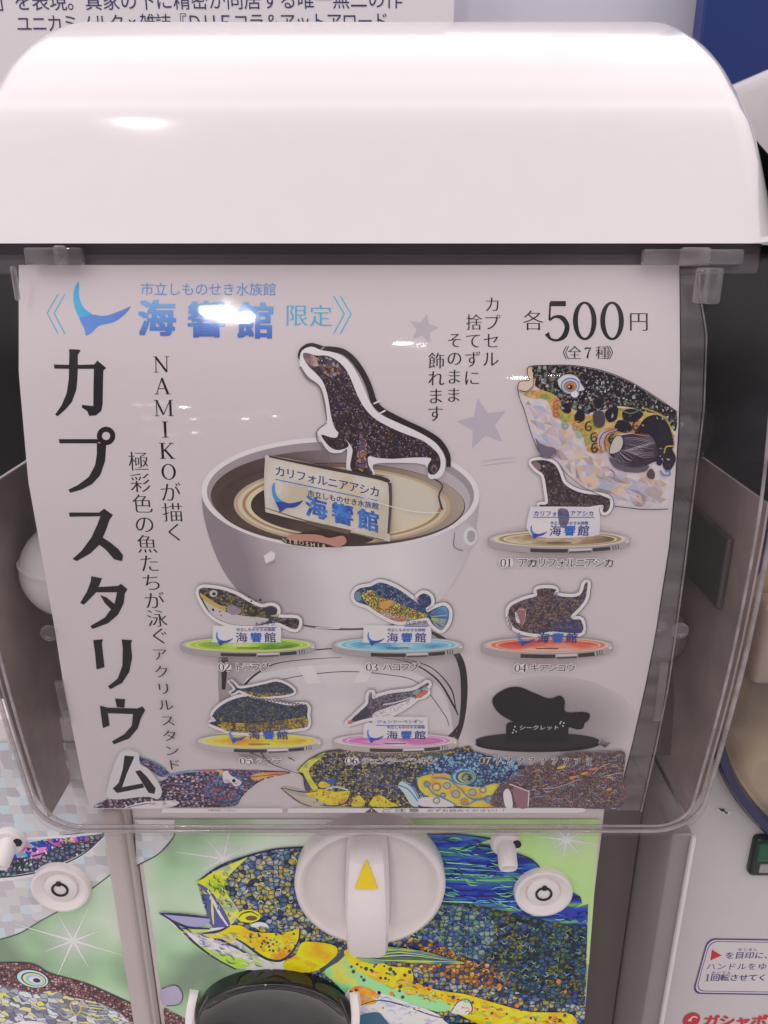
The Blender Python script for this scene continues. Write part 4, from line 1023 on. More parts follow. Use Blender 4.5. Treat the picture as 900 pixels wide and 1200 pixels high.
LE = [(310, 22), (437, 22), (563, 33), (630, 45), (742, 65), (800, 74), (870, 88), (920, 98), (949, 107)]
RE = [(310, 796), (437, 797), (500, 795), (563, 791), (640, 784), (742, 768), (800, 757), (870, 741), (949, 721)]
FE = [(310, 818), (340, 817), (392, 826), (480, 823), (560, 813), (660, 801), (742, 790), (800, 782), (870, 768), (949, 750)]
bm = bmesh.new(); sheet_strip(bm, [(xi(LE, y)-1, y) for y in ys], [(xi(FE, y), y) for y in ys], .0012, 60, .0009)
r = bmesh.ops.recalc_face_normals(bm, faces=bm.faces); link('front_film', bm, FILM, fl, True)
bm = bmesh.new(); sheet_strip(bm, [(xi(RE, y)+.6, y) for y in ys], [(xi(FE, y)-1.2, y) for y in ys], .0006, 4); link('side_strip', bm, clear('film_strip', (.86, .86, .90), .12, 1.2, 1.45, film=.17), fl, True)
bm = bmesh.new(); EP = [(xi(FE, y), y) for y in ys]; sheet_strip(bm, [(x-1.1, y) for x, y in EP], [(x+.9, y) for x, y in EP], .0015, 2)
link('welded_edge', bm, clear('weld', (.8, .8, .84), .1, 2.5, 1.6, film=.25), fl, True)

# ================================================================== the poster
ps = thing('poster', 'bent paper poster with black title, capsule picture and fish in the clear cover', 'poster', (XC, .25, -.12))
PAPER = mat('paper', (.75, .717, .727, 1), .5, .3, mottle=.015, bscale=200)
A = Art(CUR, 0.0)
A.poly([(xi(LE, y), y) for y in [310.5]+ys[1:]]+[(xi(RE, y), y) for y in reversed([310.5]+ys[1:])], PAPER)
paper = A.obj('paper', ps)
K0 = ink(18, 14, 20)
H0 = .00003
def pic(h=0): return Art(CUR, H0+h)
# ---- heading
A = pic()
TAILC = blend('tail_cyan', [(0, (40, 120, 180)), (1, (60, 160, 205))], 30); TAILB = blend('tail_blue', [(0, (62, 84, 170)), (1, (90, 130, 200))], 30)
def whale_tail(a, f, c1=TAILC, c2=TAILB):
    a.blob(f((91.7, 330), (87.6, 337), (86, 346), (87.3, 360), (93, 373), (98, 383), (104, 379), (108, 374), (108.3, 368.3), (102, 364), (96.7, 358), (93.6, 350), (92.7, 343), (93, 335)), c1, 4)
    a.blob(f((93, 373), (98, 383), (100, 390), (101, 393.5), (108.3, 389.3), (116.7, 381.7), (133.3, 377.7), (146.7, 368.3), (153.3, 359), (143.3, 363.3), (123.3, 370), (108.3, 368.6), (100, 371)), c2, 4)
whale_tail(A, lambda *p: list(p))
SKY = ink(76, 160, 196)
for x in (56, 64): A.line([(x+12, 345), (x-.5, 367), (x+12, 391)], 1.5, SKY)
for x in (411, 403): A.line([(x-12, 347), (x+.5, 368), (x-12, 391)], 1.5, SKY)
A.text('市立しものせき水族館', (172.5, 339), (316, 339.5), 16.5, ink(92, 134, 192), 'gothic')
A.text('海響館', (184, 373.5), (299.5, 376.5), 45, blend('heading_blue', [(0, (62, 96, 172)), (.55, (96, 136, 200)), (1, (120, 158, 210))], 300, grad=(0, -.0318, 0, -.0205, .25)), 'heavy')
A.text('限定', (347.5, 370), (376, 370.5), 28, SKY, 'mincho')
A.obj('heading', ps)
# ---- title column
A = pic(); WHT = ink(214, 200, 204)
zt = Z(50, 390, 4.8)
A.poly(zt((62, 178), (148, 180), (150, 120), (148, 92), (205, 94), (214, 100), (198, 126), (198, 180), (290, 178), (308, 156), (358, 198), (342, 212), (338, 400), (330, 440), (300, 465), (262, 468), (250, 440), (220, 420), (222, 405), (285, 412), (288, 203), (198, 203), (196, 260), (190, 320), (165, 390), (130, 430), (85, 470), (70, 460), (105, 410), (135, 340), (147, 260), (148, 203), (66, 202)), K0)
A.poly(zt((90, 598), (307, 598), (318, 612), (305, 622), (95, 622)), K0)
A.ring(ell(50+357/4.8, 390+580/4.8, 52/4.8, 52/4.8, 40), ell(50+357/4.8, 390+580/4.8, 23/4.8, 23/4.8, 30), K0)
A.poly(zt((305, 618), (358, 628), (352, 720), (325, 800), (280, 850), (220, 882), (155, 900), (145, 882), (200, 855), (260, 810), (295, 745), (305, 680)), K0)
A.poly([(81, 600.5), (119, 600.5), (119, 605), (81.5, 605.5)], K0)
A.poly([(117, 600), (122, 596), (132.5, 603.5), (128.5, 609), (124, 622), (117, 638), (106, 648.5), (90, 657.5), (85, 655), (96, 645), (107, 630), (114, 615), (118, 604)], K0)
A.poly([(112, 635), (120, 629.5), (130, 636), (139, 643.5), (144.5, 651), (143, 657.5), (134, 655.5), (124, 644)], K0)
A.poly([(107, 675), (119.5, 677.5), (118, 682), (112, 695), (98.5, 708.5), (94, 706.5), (102, 693), (106.5, 681)], K0)
A.poly([(111, 688), (138, 686.5), (142, 684), (149.5, 690.5), (146.5, 695), (145, 707), (138.5, 720), (127, 730), (108.5, 737), (106, 733.5), (123, 723.5), (134, 708.5), (137.3, 694), (112.5, 694)], K0)
A.poly([(117.3, 697), (125, 700), (133, 706.5), (141.7, 714.5), (135.5, 719.5), (123, 706.5)], K0)
A.poly([(109.3, 750), (120.7, 749), (119.5, 754), (122.7, 781.5), (113.3, 784.5), (111.5, 765)], K0)
A.poly([(142.7, 749), (155, 750), (153.5, 754), (155, 770), (151.7, 787), (143.3, 800), (129.5, 807.5), (126.7, 804), (138, 795), (143.5, 780), (144, 760)], K0)
A.poly([(135, 818.3), (146.7, 819), (145.8, 829), (137, 828.5)], K0)
A.poly([(117.3, 826.5), (126, 829), (161.5, 830), (167, 827.5), (170.3, 832), (167.5, 837), (165, 842), (161.7, 853), (151.7, 865), (133.5, 872), (131.5, 868.5), (146, 860), (154.5, 850), (156, 836.5), (126.5, 835.5), (128.5, 850), (120.7, 853), (118.3, 836)], K0)
hal = [(142, 880), (162, 880), (165, 893), (176, 900), (190, 922), (186, 934), (172, 931), (130, 934), (128, 916)]
A.blob(hal, WHT, 4)
A.poly([(146.7, 883), (158.3, 884), (156.5, 889), (150, 903), (144, 920), (168, 915.5), (170, 920.5), (138, 927), (133, 921.5), (140, 915), (145, 898)], K0)
A.poly([(159.3, 901.5), (165, 900), (173.3, 908), (183.3, 921.5), (181.7, 928), (175, 926.7), (166.5, 913)], K0)
A.obj('title_lettering', ps)
# ---- subtitle columns
A = pic()
A.text('NAMIKOが描く', (189, 427), (205, 624), 25.5, K0, 'mincho')
A.text('極彩色の魚たちが泳ぐ', (162.5, 541), (187, 745.5), 25, K0, 'mincho', pitch=None)
A.obj('subtitle_lettering', ps)
# ---- four short columns, stars, price
A = pic(); STAR = ink(176, 160, 172)
def star(cx, cy, r, rot, a=A):
    p = []
    for i in range(10):
        q = R(rot+36*i); l = r if i % 2 == 0 else r*.45; p.append((cx+l*math.sin(q), cy-l*math.cos(q)))
    a.poly(p, STAR)
star(496.5, 385.5, 18.5, 12); star(566, 497, 31, -12)
A.brush([(564, 541), (585, 538), (606, 536)], [.4, 1.4, .4], STAR); A.brush([(564, 546), (585, 543), (604, 541)], [.4, 1.4, .4], STAR)
A.text('カプセル', (577, 357), (575, 421), 20.5, K0, 'mincho'); A.text('捨てずに', (555.5, 378), (553, 443), 20.5, K0, 'mincho')
A.text('そのまま', (533, 399), (531.5, 463), 19.5, K0, 'mincho'); A.text('飾れます', (511.5, 423), (510, 485), 20.5, K0, 'mincho')
A.obj('slogan', ps)
A = pic()
A.text('各', (625, 376), (625, 376), 26, K0, 'mincho'); A.text('円', (748.5, 377), (748.5, 377), 25, K0, 'mincho')
A.text('500', (653.5, 376), (717.5, 376), 58, K0, ex_k=1.02, ey_k=1.06)
A.text('《全7種》', (659, 413.5), (719, 413.5), 17, K0, 'mincho', pitch=[0, .24, .5, .78, 1.0]); A.obj('price', ps)

# ---- big pufferfish
A = pic(); zp = Z(600, 420, 4.5)
body = zp((80, 58), (100, 42), (200, 38), (300, 38), (400, 50), (500, 75), (600, 115), (700, 170), (800, 235), (868, 284), (862, 360), (850, 500), (833, 650), (818, 790), (700, 792), (620, 786), (545, 775), (520, 742), (380, 682), (290, 612), (250, 560), (160, 520), (130, 470), (100, 400), (60, 270), (35, 200), (28, 150), (45, 122), (90, 118), (78, 85))
A.poly(body, blend('puffer_pale', [(0, (190, 170, 180)), (.5, (204, 186, 186)), (1, (186, 172, 196))], 120))
hol2 = [ink(*c) for c in ((196, 174, 174), (202, 178, 164), (188, 162, 170), (176, 158, 180), (198, 162, 142), (166, 144, 148), (160, 162, 180), (200, 180, 180), (196, 176, 184), (206, 172, 150), (148, 128, 136), (190, 166, 184), (172, 148, 150))]
A.facets(zp((60, 240), (100, 200), (215, 290), (330, 380), (400, 500), (520, 530), (650, 600), (840, 590), (815, 788), (620, 784), (545, 770), (520, 735), (380, 675), (290, 605), (250, 550), (165, 500), (130, 440)), hol2, 8.5, .4, 1.0, 4)
A.facets(zp((60, 560), (250, 560), (380, 690), (520, 745), (560, 770), (800, 780), (835, 640), (700, 660), (500, 600), (380, 560)), hol2[3:7]+hol2[9:], 8, .45, .8, 11)
PY = blend('puffer_yellow', [(0, (150, 136, 60)), (.3, (186, 150, 56)), (.5, (196, 168, 120)), (.65, (192, 116, 62)), (.8, (184, 158, 70)), (1, (128, 130, 84))], 150)
A.poly(spl(zp((60, 190), (110, 168), (200, 172), (250, 215), (300, 255), (400, 300), (560, 262), (760, 290), (850, 400), (852, 480), (820, 466), (700, 400), (560, 400), (530, 460), (470, 500), (395, 488), (380, 420), (330, 362), (250, 322), (212, 280), (180, 220), (110, 212)), 4), PY)
TOP = mosaic('puffer_beads', [(120, 110, 110), (90, 100, 80), (150, 140, 150), (80, 70, 80), (120, 90, 80), (160, 150, 150), (70, 100, 70)], 900, W_TOP, (26, 20, 26), mode='dots', dot=.42)
TOP2 = mosaic('puffer_dark', [(150, 140, 150), (180, 170, 180), (90, 70, 80), (120, 100, 110), (60, 46, 56)], 820, W_TOP, (24, 18, 26), mode='dots', dot=.26)
A.poly(spl(zp((96, 44), (200, 39), (300, 39), (400, 51), (500, 76), (600, 116), (700, 171), (800, 236), (867, 285), (862, 385), (820, 335), (770, 292), (700, 284), (640, 262), (560, 252), (500, 268), (420, 284), (400, 296), (330, 272), (300, 248), (262, 245), (245, 210), (200, 180), (140, 160), (112, 120)), 4), TOP)
A.poly(spl(zp((330, 46), (420, 56), (520, 84), (620, 125), (720, 184), (800, 238), (866, 286), (840, 320), (760, 280), (640, 230), (520, 210), (430, 200), (390, 250), (350, 230), (380, 140), (345, 90)), 4), TOP2)
A.scribble(zp((130, 60), (300, 44), (420, 56), (520, 84), (700, 176), (800, 240), (840, 300), (760, 285), (560, 246), (400, 285), (262, 240), (200, 172), (120, 110)), 230, 3.6, [ink(*c) for c in ((170, 160, 168), (130, 110, 110), (100, 120, 90), (36, 28, 36), (150, 110, 90), (110, 120, 150))], .7, None, .8, 15)
BLK = mosaic('puffer_blots', [(150, 140, 160), (60, 50, 70), (46, 36, 52)], 420, W_TOP, (30, 22, 36), mode='dots', dot=.14); BL2 = ink(44, 36, 50)
for cx, cy, rx, ry, ro in ((287, 262, 28, 26, 0), (358, 303, 26, 36, 10), (457, 235, 26, 28, 30), (527, 292, 32, 42, 20), (630, 300, 54, 34, -8), (585, 358, 44, 34, 10), (775, 545, 16, 18, 0), (825, 532, 32, 58, 8)):
    p = [(cx+(rx*math.cos(R(k))*(1+.13*math.sin(3*R(k)+cx)))*math.cos(R(ro))-ry*math.sin(R(k))*math.sin(R(ro)), cy+rx*math.cos(R(k))*math.sin(R(ro))+ry*math.sin(R(k))*(1+.1*math.cos(2*R(k)+cy))*math.cos(R(ro))) for k in range(0, 360, 24)]
    A.poly(spl(zp(*p), 3), BLK); A.brush(zp(*p), .8, ink(60, 50, 56), closed=True)
A.poly(spl(zp((428, 285), (480, 280), (488, 345), (462, 365), (432, 350)), 3), ink(70, 60, 72))
A.poly(spl(zp((665, 362), (705, 312), (765, 298), (815, 335), (842, 400), (848, 470), (800, 520), (740, 548), (690, 555), (600, 470), (640, 400)), 4), BLK)
A.poly(spl(zp((510, 520), (560, 545), (640, 565), (720, 562), (700, 596), (620, 600), (540, 575)), 3), ink(96, 80, 96))
A.brush(zp((690, 262), (770, 290), (820, 330), (842, 390), (858, 412)), 1.4, ink(176, 150, 40)); A.brush(zp((800, 500), (812, 466), (850, 462)), 1.4, ink(176, 150, 40)); A.brush(zp((560, 262), (620, 290), (680, 268)), 1.2, ink(110, 120, 90))
A.poly(spl(zp((732, 580), (752, 605), (745, 636), (716, 628), (710, 604)), 3), ink(84, 60, 60))
A.brush(zp((780, 590), (800, 615), (830, 612), (826, 592), (806, 596)), 2, ink(96, 120, 160))
for cx, cy, c in ((233, 290, (180, 80, 50)), (233, 250, (170, 90, 60)), (337, 360, (190, 120, 70)), (402, 362, (60, 50, 40)), (430, 420, (60, 44, 50)), (398, 430, (150, 150, 70)), (434, 476, (60, 44, 50)), (525, 428, (50, 40, 40)), (650, 360, (60, 44, 56)), (280, 350, (120, 150, 110)), (355, 395, (140, 160, 120))):
    A.brush(zp((cx+14, cy-30), (cx-10, cy-22), (cx-14, cy+8), (cx+2, cy+18), (cx+15, cy+4), (cx+2, cy-8), (cx-9, cy+3)), [.9, 1.9, 1.8, 1.8, 1.6, 1.2, .8], ink(*c), n=4)
# pectoral fin
A.poly(spl(zp((455, 400), (500, 370), (555, 372), (520, 400), (490, 440), (480, 495), (450, 470)), 4), blend('puffer_gill', [(0, (150, 110, 120)), (.5, (190, 120, 70)), (1, (180, 160, 170))], 200))
for o_ in (0, 14, 28): A.brush(zp((470+o_, 490), (458+o_, 440), (480+o_, 395), (540+o_*.6, 372+o_*.4)), [.6, 1.2, .6], ink(*((70, 56, 70) if o_ != 14 else (170, 160, 190))))
A.poly(spl(zp((530, 470), (560, 410), (700, 395), (745, 430), (765, 500), (730, 545), (640, 566), (560, 535), (512, 500)), 4), blend('puffer_fin', [(0, (40, 30, 46)), (.6, (60, 46, 62)), (1, (90, 76, 90))], 90, W_TOP, (1, 4), .3))
for i in range(15): A.brush([zp((528+i*6, 470+i*1.5))[0], zp((560+i*13, 548-i*8+10*math.sin(i)))[0], zp((600+i*10, 566-i*9))[0]], [.5, .9, .2], ink(*random.choice([(186, 170, 180), (150, 130, 146), (120, 100, 116)])), n=3)
for i in range(12): A.brush([zp((590, 415+i*6))[0], zp((660+i*2, 420+i*9))[0], zp((745, 440+i*7))[0]], [.3, .7, .2], ink(*random.choice([(150, 130, 146), (100, 84, 100)])), n=3)
A.poly(spl(zp((512, 500), (520, 450), (545, 408), (575, 412), (582, 450), (560, 490)), 4), ink(186, 170, 170)); A.brush(zp((512, 500), (520, 450), (545, 408), (575, 412), (582, 450), (560, 490)), .8, ink(50, 40, 46), closed=True)
A.brush(zp((640, 398), (690, 405), (720, 408)), 1, ink(200, 100, 60)); A.brush(zp((512, 505), (560, 545), (640, 570), (730, 548), (768, 500)), .8, ink(40, 30, 40))
# eye
A.blob(zp((240, 110), (270, 88), (310, 84), (345, 102), (360, 130), (380, 165), (350, 175), (330, 168), (300, 182), (265, 170), (245, 145)), ink(200, 186, 194))
for rx, ry, c in ((50, 44, (110, 120, 150)), (43, 37, (180, 180, 200)), (36, 30, (90, 110, 150)), (31, 25, (180, 120, 70)), (22, 18, (150, 90, 50)), (12, 11, (30, 24, 30))): A.poly(ell(*zp((304, 146+(50-rx)*.18))[0], rx/4.5, ry/4.5, 28), ink(*c))
A.blob(zp((310, 182), (328, 172), (346, 182), (342, 202), (322, 206), (308, 196)), ink(206, 196, 200)); A.dots([zp((298, 150))[0]+(.9,)], ink(220, 210, 214))
A.brush(zp((240, 110), (270, 88), (310, 84), (345, 102), (360, 130), (380, 165), (350, 175)), .8, ink(50, 44, 56))
# lips and outline
A.blob(zp((80, 52), (98, 48), (108, 110), (88, 116), (78, 85)), ink(200, 166, 140)); A.blob(zp((40, 124), (112, 118), (108, 150), (70, 174), (40, 168), (30, 148)), ink(204, 174, 156))
A.brush(zp((78, 56), (80, 88), (90, 116), (42, 122), (28, 150), (36, 205), (62, 275), (100, 400), (130, 470), (155, 515)), .9, ink(50, 40, 44)); A.brush(zp((110, 118), (106, 150), (72, 174), (36, 168)), .8, ink(60, 44, 44))
A.brush(zp((78, 56), (100, 42), (200, 38), (300, 38), (400, 50), (500, 75), (600, 115), (700, 170), (800, 235), (868, 284)), 1.0, ink(40, 30, 36))
A.brush(zp((250, 560), (290, 610), (380, 680), (520, 742)), .7, ink(80, 66, 72)); A.brush(zp((535, 775), (620, 785), (700, 793), (818, 790)), 1.1, ink(70, 58, 64))
A.brush(zp((128, 438), (150, 450), (175, 462), (190, 480), (225, 478), (215, 520), (160, 520), (138, 480)), .5, ink(80, 66, 80), closed=True); A.blob(zp((120, 420), (150, 450), (185, 462), (225, 475), (205, 515), (155, 515), (135, 470)), ink(110, 94, 112))
A.obj('pufferfish_picture', ps)

# ---- open capsule bowl with the sea lion stand
A = pic()
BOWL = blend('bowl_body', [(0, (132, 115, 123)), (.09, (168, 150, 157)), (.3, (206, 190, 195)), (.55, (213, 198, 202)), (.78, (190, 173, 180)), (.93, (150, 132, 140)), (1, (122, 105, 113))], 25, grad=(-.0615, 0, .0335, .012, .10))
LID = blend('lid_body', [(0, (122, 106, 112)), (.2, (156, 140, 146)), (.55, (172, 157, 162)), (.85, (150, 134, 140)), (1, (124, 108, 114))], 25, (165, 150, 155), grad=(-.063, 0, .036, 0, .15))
WLOW = (165, 150, 155)
# lid below
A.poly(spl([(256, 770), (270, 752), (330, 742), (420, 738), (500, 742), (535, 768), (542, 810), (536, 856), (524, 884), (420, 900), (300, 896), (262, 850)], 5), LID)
A.poly(spl([(285, 800), (320, 786), (400, 778), (470, 784), (515, 806), (530, 850), (522, 884), (420, 896), (310, 890), (280, 850)], 5), blend('lid_inner', [(0, (164, 148, 154)), (1, (178, 163, 168))], 30, WLOW))
DK = ink(34, 26, 32, WLOW)
A.brush([(500, 738), (523, 752), (540, 776), (544, 810), (540, 850), (528, 882)], [2, 6, 8, 8, 6, 3], DK); A.brush([(264, 764), (263, 785), (262, 808)], [8, 7, 4], DK)
A.brush([(282, 808), (300, 790), (330, 776), (400, 770)], [3, 2.2, 1, .5], DK); A.brush([(440, 770), (480, 776), (512, 796), (530, 824), (537, 838)], [.6, 1.2, 2, 2.4, 1.4], DK); A.brush([(470, 771), (505, 782), (528, 806), (534, 830)], [.6, 1, 1.6, 1], DK)
A.brush([(302, 806), (340, 794), (400, 787), (450, 790), (490, 800), (520, 836), (526, 850)], .9, ink(70, 58, 66, WLOW)); A.brush([(540, 846), (528, 862), (512, 870)], [1, 4, 1], DK); A.brush([(536, 858), (520, 872)], 3, DK)
A.brush([(362, 762), (420, 758), (500, 759)], 1.4, ink(60, 50, 56, WLOW))
A.poly([(349, 781), (366, 779), (377, 800), (360, 801)], ink(196, 184, 188, WLOW)); A.poly([(423, 784), (438, 782), (430, 799), (414, 800)], ink(190, 178, 184, WLOW))
# bowl
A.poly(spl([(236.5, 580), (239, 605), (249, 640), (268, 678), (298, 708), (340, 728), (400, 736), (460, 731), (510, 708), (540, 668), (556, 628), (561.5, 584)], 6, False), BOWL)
A.brush([(298, 710), (340, 729), (400, 737), (460, 732), (508, 711)], [.6, 2, 2.6, 2, .6], ink(96, 80, 92))
A.brush([(370, 735), (385, 736), (398, 736)], 1.2, ink(206, 196, 200))
A.poly(ell(399, 578, 163, 66, 72, rot=1), ink(214, 199, 204)); A.poly(ell(399, 578, 156.5, 60.5, 72, rot=1), ink(150, 133, 139))
A.poly(ell(399, 583, 152, 56, 72, rot=1), blend('bowl_inside', [(0, (76, 58, 56)), (.35, (112, 92, 94)), (.7, (158, 140, 146)), (1, (176, 160, 166))], 30, grad=(-.03, -.092, .01, -.062, .2)))
A.poly(ell(399, 591, 146, 49, 72, rot=1), ink(74, 54, 50)); A.poly(ell(401, 590, 143, 47, 72, rot=1), blend('bowl_floor', [(0, (60, 44, 42)), (.5, (104, 82, 76)), (1, (160, 138, 128))], 40, grad=(-.055, -.09, .02, -.07, .25)))
A.poly(ell(401, 592, 127, 44.5, 64, rot=1), ink(180, 152, 124)); A.poly(ell(401, 592, 122, 42, 64, rot=1), ink(198, 178, 160)); A.poly(ell(401, 592, 117, 39.5, 64, rot=1), ink(160, 120, 84))
A.poly(ell(401, 592, 113, 37.5, 64, rot=1), ink(204, 184, 156)); A.poly(ell(401, 593, 107, 34.5, 64, rot=1), blend('gold_disc', [(0, (58, 42, 38)), (.35, (92, 68, 54)), (.62, (164, 130, 98)), (1, (204, 184, 164))], 60, grad=(-.030, -.0985, -.004, -.080, .3)))
A.poly(spl([(330, 634), (360, 622), (400, 620), (440, 628), (420, 638), (370, 641)], 4), ink(60, 42, 38))
A.poly(spl([(440, 560), (480, 562), (515, 585), (505, 604), (470, 600), (460, 585)], 4), ink(196, 180, 168)); 
A.poly(ell(545, 628, 13.5, 15, 32), ink(186, 172, 180)); A.poly(ell(551, 628, 8, 10.5, 28), ink(206, 194, 198)); A.poly(ell(552, 628, 5, 7, 24), ink(160, 146, 156)); A.brush([(533, 624), (532, 640), (542, 645)], 1, ink(120, 104, 116))
A.poly([(309, 651), (318, 645), (323, 648), (322, 655), (312, 660)], ink(214, 202, 206)); A.poly([(312, 660), (322, 655), (322, 659), (313, 663)], ink(150, 136, 146))
A.obj('capsule_picture', ps)
# sea lion figure
A = pic(.0006); zs = Z(330, 395, 4.2857)
bk = ink(44, 34, 38)
A.brush(zs((95, 120), (88, 95), (105, 60), (150, 42), (210, 60), (250, 62), (310, 75), (365, 120), (415, 195), (445, 265), (465, 325), (510, 372), (610, 425), (715, 475), (790, 525), (832, 590), (838, 650)), [1.2, 2.6, 4, 5, 6, 6, 6.5, 7, 7, 7, 7, 7, 7, 7, 7, 6, 4.5], bk)
A.brush(zs((462, 335), (500, 318)), 1.8, WHT); A.brush(zs((490, 385), (522, 368)), 1.8, WHT); A.brush(zs((195, 70), (215, 50)), 2.2, ink(130, 116, 120))
wo = zs((92, 110), (104, 70), (150, 50), (200, 68), (240, 74), (300, 92), (352, 140), (395, 215), (428, 290), (455, 345), (500, 390), (590, 432), (690, 478), (770, 528), (815, 590), (822, 650), (800, 700), (760, 712), (735, 700), (720, 640), (560, 630), (460, 640), (470, 690), (420, 705), (340, 680), (325, 640), (330, 560), (300, 580), (240, 575), (200, 520), (180, 470), (228, 430), (215, 330), (190, 250), (130, 205), (95, 150))
A.poly(spl(wo, 3), ink(212, 198, 204))
A.brush(zs((94, 150), (130, 205), (190, 250), (215, 330), (228, 420)), [2.2, 3, 2, 2.4, 1], ink(110, 96, 104)); A.brush(zs((228, 430), (180, 470), (178, 510), (210, 560), (238, 600), (238, 640)), [1, 1.6, 1.4, 2, 1, .6], ink(120, 106, 114))
SEAL = mosaic('sea_lion_fur', [(54, 40, 46), (68, 48, 48), (58, 50, 70), (84, 60, 54), (50, 42, 58), (88, 72, 80), (62, 42, 44), (106, 84, 86), (56, 40, 50)], 900, W_TOP, (38, 26, 34), .12, patch=.35, pscale=120)
sl = zs((108, 88), (130, 82), (175, 94), (230, 95), (280, 120), (320, 160), (350, 215), (380, 290), (420, 360), (470, 410), (540, 450), (620, 485), (700, 515), (750, 550), (788, 590), (798, 635), (786, 672), (760, 690), (736, 678), (735, 640), (748, 606), (650, 604), (560, 610), (480, 605), (437, 598), (436, 640), (458, 685), (420, 692), (368, 680), (345, 650), (352, 600), (356, 560), (330, 520), (300, 490), (270, 460), (250, 400), (240, 340), (228, 280), (205, 220), (165, 175), (132, 142))
A.poly(spl(sl, 3), SEAL)
A.poly(spl(zs((200, 490), (250, 503), (278, 502), (292, 480), (338, 540), (302, 564), (262, 562), (228, 535)), 4), SEAL)
A.poly(spl(zs((108, 90), (140, 84), (170, 100), (200, 130), (180, 150), (150, 150), (125, 130)), 4), blend('sea_lion_muzzle', [(0, (176, 140, 140)), (1, (110, 80, 86))], 300)); A.poly(spl(zs((180, 100), (240, 105), (290, 140), (300, 180), (250, 200), (200, 170)), 4), mosaic('sea_lion_face', [(110, 80, 76), (140, 120, 130), (70, 60, 90), (150, 110, 80), (60, 44, 54)], 900, W_TOP, (40, 30, 40), .08))
A.dots([zs((205, 122))[0]+(2.1,)], ink(40, 40, 70)); A.dots([zs((203, 120))[0]+(.7,)], ink(190, 190, 206)); A.brush(zs((175, 97), (190, 102), (208, 106)), [.5, 1.2, .5], ink(40, 30, 36)); A.brush(zs((120, 126), (150, 146), (180, 150)), [.4, .9, .4], ink(60, 40, 46))
A.poly(spl(zs((395, 525), (430, 540), (425, 620), (440, 680), (400, 672), (372, 640), (380, 580)), 4), mosaic('sea_lion_flipper', [(176, 116, 50), (120, 80, 70), (90, 80, 110), (150, 110, 100), (70, 50, 56)], 620, W_TOP, (50, 36, 40), .08))
spk = [zs((random.uniform(230, 750), random.uniform(180, 600)))[0] for i in range(420)]
slp = spl(sl, 3); A.dots([(x, y, random.uniform(.35, .75)) for x, y in spk if inside((x, y), slp)], ink(176, 150, 156), n=6)
A.dots([(x+1.3, y+1.7, random.uniform(.4, .9)) for x, y in spk[::3] if inside((x+1.3, y+1.7), slp)], ink(90, 84, 130), n=6)
A.poly(ell(*zs((765, 660))[0], 3.6, 5, 18), ink(120, 96, 100)); A.poly(ell(*zs((765, 664))[0], 2, 3, 14), ink(60, 44, 50))
A.obj('sea_lion_picture', ps)
# name plate in the bowl
A = pic(.0012); zn = Z(220, 380, 2.5)
A.poly(spl(zn((228, 400), (250, 385), (420, 418), (580, 452), (596, 470), (592, 612), (575, 630), (410, 590), (250, 552), (228, 530)), 3), ink(190, 172, 164)); 
A.brush(zn((240, 386), (400, 418), (560, 448), (590, 462)), [2, 3.6, 4.6, 5.5], ink(64, 50, 52)); A.brush(zn((592, 462), (594, 520), (588, 610)), [4, 3.4, 3], ink(80, 64, 62))
A.poly(spl(zn((232, 402), (250, 398), (420, 430), (570, 460), (584, 475), (580, 608), (565, 620), (410, 582), (250, 544), (232, 528)), 3), blend('plate_face', [(0, (184, 164, 146)), (.5, (198, 182, 178)), (1, (190, 166, 140))], 70))
A.brush(zn((230, 535), (400, 588), (575, 628)), [1, 2, 1], ink(110, 90, 80)); A.poly(zn((345, 570), (480, 600), (470, 612), (350, 582)), ink(96, 76, 66))
NB_ = ink(44, 52, 110)
A.text('カリフォルニアアシカ', zn((272, 430))[0], zn((548, 488))[0], 13.2, NB_, 'bold', rot=True); A.line(zn((258, 452), (555, 514)), 1.1, ink(60, 110, 180))
A.text('市立しものせき水族館', zn((362, 494))[0], zn((550, 530))[0], 8.6, NB_, 'bold', rot=True)
whale_tail(A, lambda *p: [(319+(x-86)*.53+(y-330)*.02, 564+(y-330)*.53+(x-86)*.09) for x, y in p], ink(70, 130, 190), ink(48, 66, 140))
A.text('海響館', zn((378, 536))[0], zn((530, 572))[0], 26.5, blend('plate_blue', [(0, (48, 60, 140)), (1, (60, 120, 190))], 300), 'heavy', rot=True)
A.poly(spl(zn((300, 612), (380, 612), (415, 622), (455, 615), (465, 635), (440, 648), (410, 640), (370, 632), (300, 628)), 3), ink(176, 120, 110)); A.text('NIBOSHI&', zn((285, 629))[0], zn((400, 646))[0], 7.5, ink(206, 180, 160), 'bold', rot=True)
A.brush(zn((470, 486), (560, 520), (660, 545), (740, 548)), [.6, 1, 1, .6], ink(214, 204, 204)); A.brush(zn((720, 450), (745, 470), (735, 500), (745, 540)), [1, 1.6, 2, 2.6], ink(64, 50, 54))
A.obj('name_plate_picture', ps)

